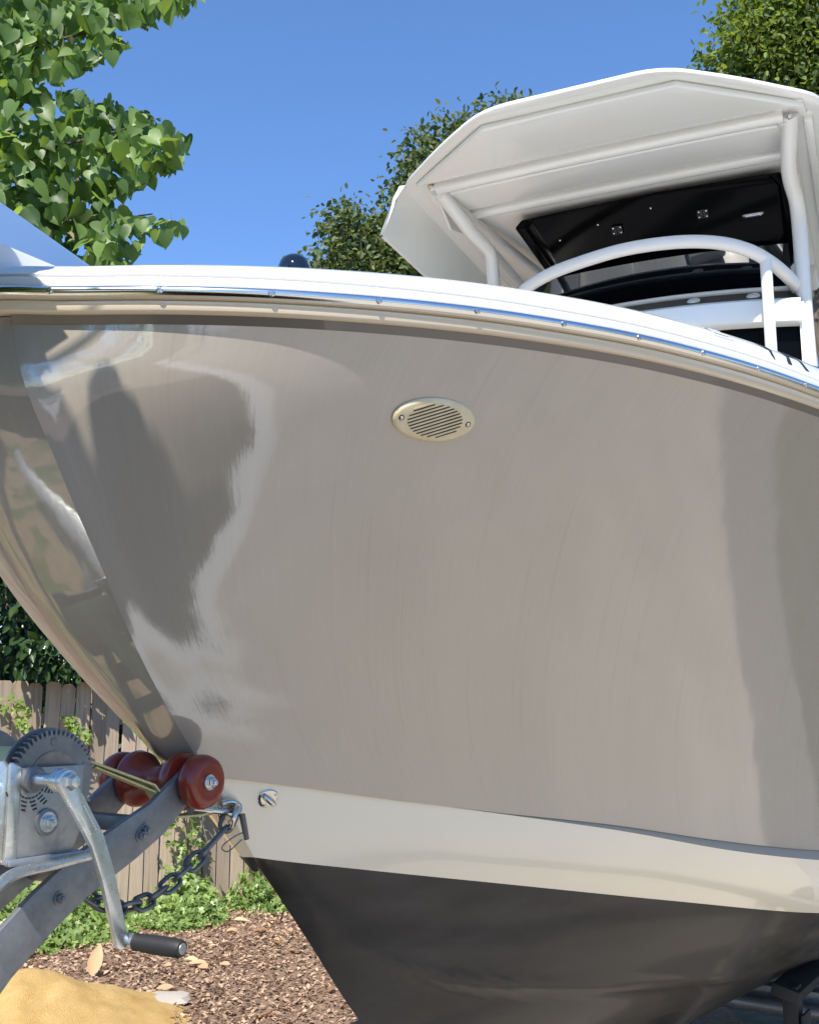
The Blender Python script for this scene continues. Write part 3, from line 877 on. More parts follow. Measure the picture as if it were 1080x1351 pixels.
# black electronics box slung under the roof: sloping front panel in a raised rim
E0 = [(.85, -.455, 3.513), (.85, -.425, 3.545), (.85, .133, 3.556), (.85, .625, 3.542), (.86, .66, 3.50)]
E1 = [(1.10, .665, 3.29), (1.11, .63, 3.25), (1.11, -.25, 3.25), (1.09, -.32, 3.28)]
front = [T(*p) for p in E0] + [T(*p) for p in E1]
back = [v + (T(.35, 0, 0) - T(0, 0, 0)) + Vector((0, 0, .15)) for v in front]
back = [Vector((v.x, v.y, min(v.z, 3.59))) for v in back]
n_ = len(front); cen = sum(front, Vector()) / n_
nrm = (front[3] - front[1]).cross(front[6] - front[1]).normalized()
if nrm.dot(T(-1, 0, 0) - T(0, 0, 0)) < 0: nrm = -nrm
inner = [cen + (v - cen) * .93 for v in front]; inner2 = [cen + (v - cen) * .915 - nrm * .018 for v in front]
ev_ = back + front + inner + inner2
ebox = obj('electronics_box', ev_, grid_faces(4, n_, closed_v=True) + [tuple(range(3 * n_, 4 * n_))], M['black_gel'], boat); bevel(ebox.data, .006, 2, 40)
def on_panel(u, v, lift=0.):
    """u across 0..1 starboard to port, v 0..1 top to bottom, on the recessed panel"""
    top = inner2[1] * (1 - u) + inner2[3] * u; bot = inner2[7] * (1 - u) + inner2[5] * u
    return top * (1 - v) + bot * v + nrm * lift
UX = (inner2[3] - inner2[1]).normalized(); UY = nrm.cross(UX).normalized()
for u in (.32, .70):
    # a small four-hole speaker port with its screws
    gp = obj('speaker_port', *prism_data([(-.022, -.018), (.022, -.018), (.022, .018), (-.022, .018)], on_panel(u, .30, .013), UX, UY, nrm, .003), M['rubber'], ebox); bevel(gp.data, .001)
    for dx in (-.015, 0, .015):
        for dy in (-.011, .0, .011):
            lathe('port_dot', [(0, .0032), (.0015, .003), (.002, .001)], on_panel(u, .30, .0162) + UX * dx + UY * dy, nrm, M['steel'] if dx * dy else M['black_gel'], gp, 10)
for u, v in ((.25, .2), (.5, .12), (.76, .12), (.2, .55), (.88, .5), (.5, .62), (.05, .3)):
    lathe('screw', [(0, .0042), (.0012, .004), (.002, .002)], on_panel(u, v, .003), nrm, M['steel'], ebox, 12)
dr = obj('box_door', *prism_data([(-.07, -.075), (.075, -.075), (.075, .075), (-.07, .075)], on_panel(.885, .42, .0), UX, UY, nrm, .006), M['black_gel'], ebox); bevel(dr.data, .003)
lt = obj('latch', *lathe_data([(0, .03), (.004, .03), (.007, .026)], on_panel(.90, .42, .0055), nrm, 24), M['black_gel'], ebox); fix(lt.data, 35)
tube('handle', catmull([on_panel(.90, .42, .012) + UX * x + nrm * z for x, z in ((-.036, 0), (-.03, .007), (0, .010), (.03, .007), (.036, 0))], 14), [.010] * 14, M['steel'], lt, 14)

# windshield, trim, dash and console
gw_v = []
for k in range(9):
    t = k / 8
    for b in np.linspace(-.50, .63, 15):
        bow = -.06 * (1 - ((b - .06) / .57) ** 2)
        gw_v.append(T(1.16 * (1 - t) + 1.01 * t + bow, b, 3.098 * (1 - t) + 3.31 * t + .012 * (1 - t) * (1 - ((b - .06) / .57) ** 2)))
obj('windshield', gw_v, grid_faces(9, 15), M['black_glass'], boat, True)
tube('windshield_trim', [T(.955 - .06 * (1 - ((b - .06) / .57) ** 2), b, 3.097 + .012 * (1 - ((b - .06) / .57) ** 2)) for b in np.linspace(-.5, .64, 24)], .012, M['pipe'], boat, 12)
dv_ = []
for a, z in ((1.16, 3.099), (.975, 3.095), (.945, 3.085), (.86, 3.024), (.845, 3.018)):
    for b in np.linspace(-.5, .66, 15):
        dv_.append(T(a - .06 * (1 - ((b - .06) / .57) ** 2), b, z + .012 * (1 - ((b - .06) / .57) ** 2)))
obj('dash_slope', dv_, grid_faces(5, 15), M['black_gel'], boat, True)
for b in (.275, .497):
    q = T(.905 - .06 * (1 - ((b - .06) / .57) ** 2), b, 3.056 + .012 * (1 - ((b - .06) / .57) ** 2))
    nz = (T(-.62, 0, .78) - T(0, 0, 0)).normalized()
    lathe('round_vent', [(-.01, .026), (.003, .026), (.006, .022), (.0045, .015), (.006, .012), (.006, .002)], q, nz, M['ttop'], boat, 24, 30)
def console_band(name, ring, material):
    vs = []
    for a, z in ring:
        for b in np.linspace(-.52, .67, 15):
            vs.append(T(a - .06 * (1 - ((b - .06) / .57) ** 2), b, z + .012 * (1 - ((b - .06) / .57) ** 2)))
    o = obj(name, vs, grid_faces(len(ring), 15), material, boat, True); o.data.set_sharp_from_angle(angle=R(30)); return o
console_band('console_lip', [(.86, 3.020), (.838, 3.018), (.828, 3.008), (.825, 2.945), (.83, 2.925), (.84, 2.920), (.90, 2.920)], M['ttop'])
console_band('console_front', [(.885, 2.92), (.87, 2.3), (.85, 1.66)], M['black_gel'])
for sg in (-.52, .67):
    prism('console_side', [(.86, 1.66), (1.8, 1.66), (1.8, 3.05), (.97, 3.07), (.86, 3.0)], T(0, sg - .01, 0), T(1, 0, 0) - T(0, 0, 0), (0, 0, 1), T(0, 1, 0) - T(0, 0, 0), .02, M['ttop'], boat)

# ------------------------------------------------------------------ the trailer
trailer = empty('boat_trailer', (BO[0], BO[1], 0), BTH,
                label='grey galvanised boat trailer with a hand winch and red bow roller under the boat', cat='boat trailer')
X_, Y_, Z_ = Vector((1, 0, 0)), Vector((0, -1, 0)), Vector((0, 0, 1))        # aft, port, up in the trailer frame
ROLL = (.530, 1.372)
def arm_poly():
    c = np.array([(.530, 1.377), (.452, 1.318), (.395, 1.290), (.300, 1.246), (.236, 1.205), (.165, 1.150), (-.35, .62)])
    w = np.array([.026, .030, .033, .034, .034, .034, .036])
    up, dn = [], []
    for i in range(len(c)):
        d = c[min(i + 1, len(c) - 1)] - c[max(i - 1, 0)]; d /= np.linalg.norm(d); n = np.array([-d[1], d[0]])
        if n[1] < 0: n = -n
        up.append(c[i] + n * w[i]); dn.append(c[i] - n * w[i])
    head = [np.array([.530 + .026 * math.cos(t), 1.377 + .026 * math.sin(t)]) for t in np.linspace(R(-40), R(120), 8)]
    return [tuple(p) for p in head] + [tuple(p) for p in up[1:]] + [tuple(p) for p in dn[::-1][:-1]]
arms = {}
for sg in (1, -1):
    b0 = .066 if sg > 0 else -.078
    arms[sg] = prism('roller_arm', arm_poly(), L(0, b0, 0), X_, Z_, Y_, .012, M['dgalv'], trailer, .0025)
for sg in (1, -1):
    for a, z in ((.424, 1.303), (.36, 1.262) if sg < 0 else (.415, 1.295), (.262, 1.222)):
        hexbolt('bolt', L(a, (.078 if sg > 0 else -.066), z), L(0, 1, 0), .0070, arms[sg], M['dgalv'])
# cross bar between the arms, post, tongue and frame
box('cross_bar', L(.335, 0, 1.252), (.05, .132, .03), M['dgalv'], trailer, .003, rot=Matrix.Rotation(R(-28), 3, 'Y'))
box('cross_bar', L(.43, 0, 1.31), (.032, .132, .024), M['dgalv'], trailer, .003)
box('post_plate', L(.02, 0, 1.03), (.34, .132, .01), M['dgalv'], trailer, .002, rot=Matrix.Rotation(R(-45), 3, 'Y'))
box('tongue', L(-.75, 0, .56), (2.3, .10, .12), M['galv'], trailer, .006)
for sg in (1, -1):
    vs, fs = tube_data([L(.2, sg * .05, .56), L(1.4, sg * .62, .46), L(2.2, sg * .80, .42), L(5.2, sg * .82, .42)], .05, 4)
    o = obj('frame_rail', vs, fs, M['galv'], trailer); fix(o.data)
    box('bunk', L(4.0, sg * .42, .58), (2.2, .09, .04), M['rubber'], trailer, .006, rot=Matrix.Rotation(R(14 * sg), 3, 'X'))
    for a in (2.95, 3.8, 4.8):
        box('bunk_post', L(a, sg * .43, .50), (.06, .05, .20), M['rubber'], trailer, .003)
        box('post_bracket', L(a, sg * .47, .47), (.10, .008, .10), M['rubber'], trailer, .001)
for a in (2.95, 3.8, 4.8): box('cross_member', L(a, 0, .36), (.08, 1.62, .06), M['galv'], trailer, .004)
for sg in (1, -1):
    for a in (3.7,):
        ty = lathe('wheel', [(-.10, .20), (-.10, .30), (-.07, .33), (.07, .33), (.10, .30), (.10, .20)], L(a, sg * 1.02, .33), L(0, 1, 0), M['rubber'], trailer, 36)
        lathe('rim', [(-.09, .199), (.07, .199), (.085, .18), (.05, .15), (.05, .05), (.09, .05), (.09, .01)], L(a, sg * 1.02, .33), L(0, sg, 0), M['galv'], ty, 30)
        fv_ = []
        for t in np.linspace(R(5), R(175), 15):
            for b in (.88, 1.17): fv_.append(L(a + .40 * math.cos(t), sg * b, .33 + .40 * math.sin(t)))
        fe = obj('fender', fv_, grid_faces(15, 2), M['galv'], trailer, True)
tube('axle', [L(3.7, -.95, .33), L(3.7, .95, .33)], .03, M['galv'], trailer)

# red roller: hourglass between the arms, a bell outside each
hourglass = [(-.064, .030), (-.0635, .047), (-.056, .049), (-.042, .046), (-.026, .034), (-.010, .0255), (.010, .0255), (.026, .034), (.042, .046), (.056, .049), (.0635, .047), (.064, .030)]
rol = lathe('bow_roller', hourglass, L(ROLL[0], 0, ROLL[1]), L(0, 1, 0), M['roller'], trailer, 40, 60)
bell = [(.079, .020), (.079, .036), (.082, .042), (.089, .0452), (.100, .0455), (.110, .042), (.115, .036), (.116, .027), (.1145, .017), (.1145, .004)]
for sg in (1, -1):
    lathe('end_bell', bell, L(ROLL[0], 0, ROLL[1]), L(0, sg, 0), M['roller'], rol, 40, 60)
    hexbolt('bolt', L(ROLL[0], sg * .1150, ROLL[1]), L(0, sg, 0), .0090, rol, M['zinc'])

# ---- winch
WB = .10                                                     # outer face of the port side plate
wf = prism('winch_plate', [(.163, 1.290), (.262, 1.290), (.276, 1.318), (.276, 1.412), (.163, 1.412)], L(0, WB - .005, 0), X_, Z_, Y_, .005, M['gear'], trailer, .0012)
M['plate'] = galvanised('winch_plate_zinc', (.36, .37, .375), .42, .75)
wf.data.materials[0] = M['plate']
# folded front flange, bright, running across the front of the winch
prism('winch_flange', [(-.10, 1.285), (WB - .0055, 1.285), (WB - .0055, 1.413), (.085, 1.422), (.05, 1.422), (.045, 1.38), (-.045, 1.38), (-.05, 1.422), (-.085, 1.422), (-.10, 1.412)],
      L(.146, 0, 0), Y_, Z_, X_, .006, M['zinc'], trailer, .0015)
prism('plate_fold', [(.1465, 1.288), (.1655, 1.288), (.1655, 1.4135), (.150, 1.420), (.1465, 1.418)], L(0, WB - .0048, 0), X_, Z_, Y_, .0062, M['zinc'], trailer, .002)
prism('winch_plate', [(.150, 1.290), (.262, 1.290), (.276, 1.318), (.276, 1.412), (.150, 1.412)], L(0, -WB, 0), X_, Z_, Y_, .005, M['plate'], trailer, .0012)
box('winch_base', L(.215, .0, 1.286), (.135, .212, .006), M['galv'], trailer, .0015)
box('base_lip', L(.215, .103, 1.285), (.130, .012, .009), M['cream'] if False else M['galv'], trailer, .002)
# slots and fastenings on the flange
for z, zz_ in ((1.385, 1.355), (1.335, 1.30)):
    hexbolt('bolt', L(.1455, .070, z), L(-1, 0, 0), .0075, wf, M['zinc'])
    prism('flange_slot', [(.064, zz_), (.070, zz_ - .006), (.077, zz_), (.077, z - .012), (.064, z - .012)], L(.1444, 0, 0), Y_, Z_, X_, .0018, M['hole'], wf)
GC = (.230, 1.388)
NT = 54; gp_ = []
for k in range(NT):
    for f_, r in ((0, .0675), (.22, .0695), (.34, .0762), (.64, .0762), (.76, .0695)):
        t = 2 * math.pi * (k + f_) / NT; gp_.append((GC[0] + r * math.cos(t), GC[1] + r * math.sin(t)))
gear = prism('winch_gear', gp_, L(0, .080, 0), X_, Z_, Y_, .011, M['gear'], trailer, 0)
lathe('gear_hub', [(.0910, .046), (.0925, .046), (.0925, .042), (.0915, .040), (.0915, .001)], L(GC[0], 0, GC[1]), L(0, 1, 0), M['gear'], gear, 32, 30)
for k in range(5):
    t = 2 * math.pi * (k + .3) / 5
    lathe('rivet', [(.0905, .006), (.0922, .0055), (.0928, .003)], L(GC[0] + .059 * math.cos(t), 0, GC[1] + .059 * math.sin(t)), L(0, 1, 0), M['gear'], gear, 12)
lathe('drum_flange', [(.068, .079), (.0725, .079), (.0725, .01)], L(GC[0], 0, GC[1]), L(0, 1, 0), M['gear'], trailer, 40)
lathe('drum_flange', [(-.075, .074), (-.069, .076), (-.066, .074), (-.066, .01)], L(GC[0], 0, GC[1]), L(0, 1, 0), M['gear'], trailer, 40)
lathe('drum', [(-.07, .05), (.069, .05)], L(GC[0], 0, GC[1]), L(0, 1, 0), M['strap'], trailer, 32)
M['blackcap'] = M['rubber']
# crank: pinion shaft, hub, cranked flat arm, rubber grip
lathe('shaft_bushing', [(WB, .0185), (WB + .010, .0185), (WB + .011, .016), (WB + .013, .014)], L(.183, 0, 1.396), L(0, 1, 0), M['gear'], trailer, 24, 30)
lathe('pinion_shaft', [(.05, .0095), (.150, .0095), (.151, .0125), (.160, .0125), (.161, .0095), (.190, .009)], L(.183, 0, 1.396), L(0, 1, 0), M['zinc'], trailer, 20, 30)
crank = [(.183, 1.396), (.202, 1.365), (.240, 1.311), (.262, 1.262), (.294, 1.168)]
cw = [.0145, .0125, .0122, .0118, .0105]
up, dn = [], []
cc = np.array(crank)
for i in range(5):
    d = cc[min(i + 1, 4)] - cc[max(i - 1, 0)]; d /= np.linalg.norm(d); n = np.array([d[1], -d[0]])
    up.append(cc[i] + n * cw[i]); dn.append(cc[i] - n * cw[i])
hd = [cc[0] + .0160 * np.array([math.cos(t), math.sin(t)]) for t in np.linspace(R(215), R(-10 - 0), 12)[::1]]
cpoly = [tuple(p) for p in hd] + []
cpoly = [tuple(cc[0] + .0160 * np.array([math.cos(t), math.sin(t)])) for t in np.linspace(R(-20), R(205), 12)] + [tuple(p) for p in (dn if dn[1][0] < up[1][0] else up)[1:]] + [tuple(cc[-1] + .0115 * np.array([math.cos(t), math.sin(t)])) for t in np.linspace(R(205), R(335), 6)] + [tuple(p) for p in (up if dn[1][0] < up[1][0] else dn)[::-1][:-1]]
crk = prism('crank_arm', cpoly, L(0, .172, 0), X_, Z_, Y_, .0085, M['zinc'], trailer, .0018)
lathe('hub_nut', [(.1795, .0125), (.188, .0125), (.190, .010), (.196, .008), (.197, .004)], L(.183, 0, 1.396), L(0, 1, 0), M['zinc'], crk, 6, 20)
lathe('hub_ring', [(.160, .017), (.172, .017), (.173, .012)], L(.183, 0, 1.396), L(0, 1, 0), M['zinc'], crk, 24, 30)
# stamped maker's lines on the arm and arc of lines on the plate: rows of small illegible raised print
for r in range(2):
    for k in range(9):
        t0 = .14 + k * .075; q = cc[1] * (1 - t0) + cc[2] * t0
        d = (cc[2] - cc[1]) / np.linalg.norm(cc[2] - cc[1]); n = np.array([-d[1], d[0]])
        q = q + n * ((r - .5) * .011)
        prism('stamped_mark', [(-.0020, -.0010), (.0017, -.0010), (.0017, .0010), (-.0020, .0010)], L(q[0], .1806, q[1]), L(d[0], 0, d[1]), L(n[0], 0, n[1]), Y_, .0004, M['stripe'], crk)
for r in range(4):
    rr = .026 + r * .0055
    for k in range(11 - r // 2):
        t = R(205 + k * 13 + r * 4 * (k % 2)); wdt = rr * R(9.2) / 2
        c_ = (.183 + rr * math.cos(t), 1.396 + rr * math.sin(t)); d = (-math.sin(t), math.cos(t)); n = (math.cos(t), math.sin(t))
        prism('printed_mark', [(-wdt, -.0011), (wdt, -.0011), (wdt, .0011), (-wdt, .0011)], L(c_[0], WB + .0003, c_[1]), L(d[0], 0, d[1]), L(n[0], 0, n[1]), Y_, .0004, M['ink'], wf)
hexbolt('axle_bolt', L(.213, WB + .003, 1.335), L(0, 1, 0), .0098, wf, M['zinc'])
lathe('bolt_collar', [(WB, .019), (WB + .004, .019), (WB + .005, .016)], L(.213, 0, 1.335), L(0, 1, 0), M['gear'], wf, 24, 30)
GE = L(.294, 0, 1.168)
grip = lathe('crank_grip', [(.186, .010), (.187, .0125), (.193, .0120), (.205, .0128), (.225, .0132), (.250, .0132), (.264, .0128), (.270, .0112), (.271, .006)], GE, L(.11, 1, -.02), M['rubber'], trailer, 24, 45)
lathe('grip_cap', [(.2705, .0080), (.2715, .0076), (.272, .005)], GE, L(.11, 1, -.02), M['plate'], grip, 20, 30)
lathe('grip_pin', [(.165, .010), (.1715, .0105), (.186, .0105), (.187, .008)], GE, L(.11, 1, -.02), M['zinc'], grip, 20, 30)
# bent round bracket bar below the winch
tube('handle_bar', catmull([L(.05, .15, 1.235), L(.105, .14, 1.262), L(.135, .13, 1.272), L(.22, .115, 1.277), L(.31, .10, 1.281)], 30), .0085, M['zinc'], trailer, 14)
# winch strap: two plies of yellow webbing to the bow eye
def ribbon(name, path, w, thick, material, parent):
    vs = []
    P = [Vector(p) for p in path]
    for i, p in enumerate(P):
        d = (P[min(i + 1, len(P) - 1)] - P[max(i - 1, 0)]).normalized(); y = (Vector((.16, 1, .0)) - d * Vector((.16, 1, .0)).dot(d)).normalized(); n = d.cross(y).normalized()
        for sy, sn in ((-1, -1), (1, -1), (1, 1), (-1, 1)): vs.append(p + y * (sy * w / 2) + n * (sn * thick / 2))
    o = obj(name, vs, grid_faces(len(P), 4, closed_v=True) + [(0, 1, 2, 3), tuple(range(4 * len(P) - 4, 4 * len(P)))[::-1]], material, parent); fix(o.data, 30); return o
strap = ribbon('winch_strap', [L(.24, .015, 1.446), L(.31, .028, 1.4215), L(.38, .040, 1.3965), L(.452, .052, 1.371), L(.500, .054, 1.318), L(.57, .04, 1.312), L(.635, .012, 1.315)], .040, .0034, M['strap'], trailer)
ribbon('strap_end', [L(.345, .038, 1.4035), L(.40, .047, 1.382), L(.455, .057, 1.360), L(.49, .056, 1.325)], .022, .003, M['strap'], strap)
# snap hook between strap and lower bow eye
tube('snap_hook', catmull([L(.60, .035, 1.318), L(.64, .05, 1.312), L(.668, .055, 1.306), L(.676, .052, 1.318), L(.662, .05, 1.327), L(.635, .045, 1.326)], 26), .0058, M['steel'], strap, 12)
tube('hook_shank', [L(.565, .04, 1.322), L(.61, .042, 1.317)], .0095, M['steel'], strap, 12)

# ---- safety chain hanging from the bow eye to the arm
chain = empty('safety_chain', (BO[0], BO[1], 0), BTH, label='dark steel safety chain sagging from the bow eye to the winch post', cat='chain')
cp = catmull([L(.655, .055, 1.312), L(.640, .052, 1.286), L(.612, .045, 1.258), L(.55, .035, 1.214), L(.474, .03, 1.180), L(.41, .03, 1.182), L(.345, .03, 1.215)], 300)
cs = np.concatenate([[0], np.cumsum(np.linalg.norm(np.diff(cp, axis=0), axis=1))])
def link_path(hl, hw, n=28):
    o = []
    for k in range(n):
        t = 2 * math.pi * k / n; x, y = math.cos(t), math.sin(t)
        o.append(Vector((math.copysign(hl - hw, x) + hw * x if abs(x) > 1e-6 else 0, hw * y, 0)))
    return o
def link_mesh(hl, hw, r):
    P = link_path(hl, hw); n = len(P); vs = []
    for i in range(n):
        d = (P[(i + 1) % n] - P[i - 1]).normalized(); nn_ = Vector((d.y, -d.x, 0)); z = Vector((0, 0, 1))
        for k in range(8):
            a = 2 * math.pi * k / 8; vs.append(P[i] + nn_ * (r * math.cos(a)) + z * (r * math.sin(a)))
    me = mesh('link', vs, grid_faces(n, 8, closed_u=True, closed_v=True), M['chain'], True); fix(me, 60); return me
lm = link_mesh(.0195, .0115, .0040); big = link_mesh(.036, .013, .0046)
s = .018; k = 0
while s < cs[-1]:
    c = Vector([float(np.interp(s, cs, cp[:, j])) for j in range(3)]); c2 = Vector([float(np.interp(min(s + .005, cs[-1]), cs, cp[:, j])) for j in range(3)])
    d = (c2 - c).normalized() if (c2 - c).length > 1e-6 else d
    sidev = Vector((0, 1, 0)); nrm_ = d.cross(sidev).normalized(); sidev = nrm_.cross(d)
    roll = (R(40) if k % 2 else R(-48)) + rng.uniform(-.15, .15)
    y = sidev * math.cos(roll) + nrm_ * math.sin(roll); z = d.cross(y)
    o = link('link', big if k == 1 else lm, chain)
    o.matrix_local = Matrix(((d.x, y.x, z.x, c.x), (d.y, y.y, z.y, c.y), (d.z, y.z, z.z, c.z), (0, 0, 0, 1)))
    s += .0465 if k in (0, 1) else .0298; k += 1
tube('shackle', catmull([L(.668, .05, 1.320), L(.655, .066, 1.318), L(.640, .070, 1.300), L(.648, .058, 1.285), L(.662, .045, 1.292)], 24), .0055, M['steel'], chain, 12)
tube('shackle_tail', [L(.668, .066, 1.306), L(.680, .068, 1.262)], [.006, .005], M['chain'], chain, 12)
tube('keeper_wire', catmull([L(.676, .066, 1.275), L(.655, .06, 1.268), L(.63, .055, 1.25), L(.64, .055, 1.244), L(.672, .064, 1.262)], 24), .0012, M['chain'], chain, 8)

# ------------------------------------------------------------------ the fence
FTH = R(33); F0 = np.array([-2.86, 7.28]); FD = np.array([math.cos(FTH), math.sin(FTH)]); FN = np.array([math.sin(FTH), -math.cos(FTH)])
fence = empty('wooden_fence', (F0[0], F0[1], 0), FTH, label='weathered grey dog-ear picket fence behind the boat', cat='fence')
PW, PH = .103, 1.66
def plank_mesh(h, ear, w):
    p = [(-w / 2, .02), (w / 2, .02), (w / 2, h - ear), (w / 2 - ear * .8, h), (-w / 2 + ear * .7, h), (-w / 2, h - ear * 1.1)]
    me = mesh('plank', *prism_data(p, (0, 0, 0), (1, 0, 0), (0, 0, 1), (0, 1, 0), .018), M['wood']); bevel(me, .002, 1, 20); return me
pm = [plank_mesh(PH, .024, PW), plank_mesh(PH - .010, .030, PW - .004), plank_mesh(PH + .006, .018, PW - .002)]
for i in range(-84, 56):
    o = link('plank', rng.choice(pm), fence)
    o.location = (i * .110 + rng.uniform(-.0015, .0015), rng.uniform(-.007, .007), rng.uniform(-.012, .012))
    o.rotation_euler = (rng.uniform(-.006, .006), rng.uniform(-.008, .008), rng.uniform(-.02, .02))
for z in (.3, .88, 1.40): box('fence_rail', (-1.5, .042, z), (15.6, .04, .085), M['wood'], fence, .003)
for x in (-8.8, -6.4, -4., -1.6, .8, 3.2, 5.6): box('fence_post', (x, .11, .85), (.09, .09, 1.72), M['wood'], fence, .004)

# ------------------------------------------------------------------ leaves
def leaf_template(kind):
    """verts (x across, y along from the stalk, z cup) and faces, unit length"""
    if kind == 'heart':
        rim = [(0, 0), (.16, -.09), (.34, -.06), (.47, .10), (.50, .30), (.42, .52), (.26, .75), (.08, .94), (0, 1.05)]
    elif kind == 'ivy':
        rim = [(0, 0), (.20, -.10), (.42, .02), (.34, .22), (.55, .42), (.30, .50), (.18, .68), (0, 1.0)]
    elif kind == 'oval':
        rim = [(0, 0), (.16, .15), (.24, .4), (.2, .68), (.08, .9), (0, 1)]
    elif kind == 'small6':
        rim = [(0, 0), (.26, .3), (.22, .7), (0, 1)]
    else:                                               # small diamond
        rim = [(0, 0), (.24, .45), (0, 1)]
    R_ = rim; n = len(R_)
    vs = [(x, y, .30 * abs(x) + .20 * y * y * -1) for x, y in R_] + [(-x, y, .30 * abs(x) - .20 * y * y) for x, y in R_[1:-1]]
    mid = [(0, y, -.20 * y * y - .03) for y in (.3, .65)] if n > 4 else []
    m0 = len(vs); vs += mid
    fs = []
    for side in (0, 1):
        ids = list(range(n)) if side == 0 else [0] + list(range(n, 2 * n - 2)) + [n - 1]
        if mid:
            spine = [ids[0], m0, m0 + 1, ids[-1]]
            for k in range(n - 1):
                y = (R_[k][1] + R_[k + 1][1]) / 2
                c = m0 if y < .45 else m0 + 1
                f = (ids[k], ids[k + 1], c)
                fs.append(f if side == 0 else f[::-1])
            kk = min(range(n), key=lambda q: abs(R_[q][1] - .48) if R_[q][0] > .1 else 9)
            f = (m0, ids[kk], m0 + 1); fs.append(f if side == 0 else f[::-1])
        else:
            f = tuple(ids); fs.append(f if side == 0 else f[::-1])
    return np.array(vs, float), fs

def rot_mats(ax_y, ax_z):
    """rows of frames with given leaf direction (y) and face normal (z)"""
    y = ax_y / np.linalg.norm(ax_y, axis=1)[:, None]
    z = ax_z - (ax_z * y).sum(1)[:, None] * y
    z /= np.maximum(np.linalg.norm(z, axis=1)[:, None], 1e-6)
    x = np.cross(y, z); return np.stack([x, y, z], 2)

def leaves_mesh(name, pos, ydir, zdir, size, kind, material):
    tv, tf = leaf_template(kind); Rm = rot_mats(ydir, zdir); n = len(pos)
    V_ = np.einsum('nij,kj->nki', Rm, tv) * size[:, None, None] + pos[:, None, :]
    nv = len(tv)
    tri = [f for f in tf]
    loops = np.concatenate([np.array(f) for f in tri]); lens = np.array([len(f) for f in tri])
    L_ = (loops[None, :] + (np.arange(n) * nv)[:, None]).ravel()
    tot = np.tile(lens, n); start = np.concatenate([[0], np.cumsum(tot)[:-1]])
    me = bpy.data.meshes.new(name)
    me.vertices.add(n * nv); me.vertices.foreach_set('co', V_.astype(np.float32).ravel())
    me.loops.add(len(L_)); me.loops.foreach_set('vertex_index', L_.astype(np.int32))
    me.polygons.add(len(tot)); me.polygons.foreach_set('loop_start', start.astype(np.int32)); me.polygons.foreach_set('loop_total', tot.astype(np.int32))
    me.materials.append(material); me.polygons.foreach_set('use_smooth', [True] * len(tot)); me.update(calc_edges=True); me.validate()
    return me

def one_leaf(kind, material):
    tv, tf = leaf_template(kind); return mesh('leaf', tv, tf, material, True)

def place_leaf(me, p, y, z, s, parent, name='leaf'):
    Rm = rot_mats(np.array([y]), np.array([z]))[0] * s
    o = link(name, me, parent)
    o.matrix_local = Matrix(((Rm[0, 0], Rm[0, 1], Rm[0, 2], p[0]), (Rm[1, 0], Rm[1, 1], Rm[1, 2], p[1]), (Rm[2, 0], Rm[2, 1], Rm[2, 2], p[2]), (0, 0, 0, 1)))
    return o

def unit(n): v = nrng.normal(size=(n, 3)); return v / np.linalg.norm(v, axis=1)[:, None]

# ---- the redbud at the left: limbs reaching in from a trunk outside the frame
RX, RY = -4.9, 8.3
redbud = empty('redbud_tree', (RX, RY, 0), 0, label='heart-leaved redbud tree reaching in from the left above the bow', cat='tree')
rl = lambda p: Vector((p[0] - RX, p[1] - RY, p[2]))
tube('trunk', [rl((RX, RY, 0)), rl((RX + .05, RY, 1.6)), rl((RX - .05, RY + .1, 3.0)), rl((RX + .1, RY, 4.4))], [.17, .15, .13, .10], M['bark'], redbud, 12)
limbs = [[(-3.0, 5.2, 3.2), (-2.5, 4.95, 4.1), (-2.0, 4.75, 4.62), (-1.55, 4.65, 4.72), (-1.2, 4.6, 4.80)],
         [(-3.05, 5.2, 2.9), (-2.5, 5.0, 3.6), (-2.1, 4.8, 3.98), (-1.75, 4.6, 4.05), (-1.4, 4.55, 4.12), (-1.18, 4.5, 4.16)],
         [(-3.05, 5.2, 2.6), (-2.55, 4.9, 3.25), (-2.1, 4.75, 3.62), (-1.7, 4.65, 3.72), (-1.35, 4.6, 3.72), (-1.18, 4.55, 3.72)],
         [(-3.0, 5.3, 3.3), (-2.7, 5.3, 4.2), (-2.3, 5.3, 4.9), (-1.9, 5.2, 5.3)]]
KS = 1.52                                                    # the tree stands about seven metres off
limbs = [[(p[0] * KS, p[1] * KS, 1.5 + (p[2] - 1.5) * KS) for p in l] for l in limbs]
cm = []
for l in limbs:
    P = catmull(l, 40); cm.append(P)
    tube('branch', [rl(p) for p in P], list(np.linspace(.042, .005, 40)), M['bark'], redbud, 8)
tw = []
for P in cm:
    for _ in range(16):
        i = rng.randrange(8, 33); p = P[i]; d = P[min(i + 1, 39)] - P[i - 1]; d = d / np.linalg.norm(d)
        e = p + d * rng.uniform(.15, .33) + np.array([rng.uniform(-.18, .18), rng.uniform(-.24, .24), rng.uniform(-.3, .24)])
        tw.append((p, (p + e) / 2 + np.array([0, 0, .02]), e))
tw_data = [tube_data([rl(q) for q in t], [.005, .004, .0022], 5, False) for t in tw]
o = obj('twigs', *join_data(tw_data), M['bark'], redbud); o['kind'] = 'stuff'
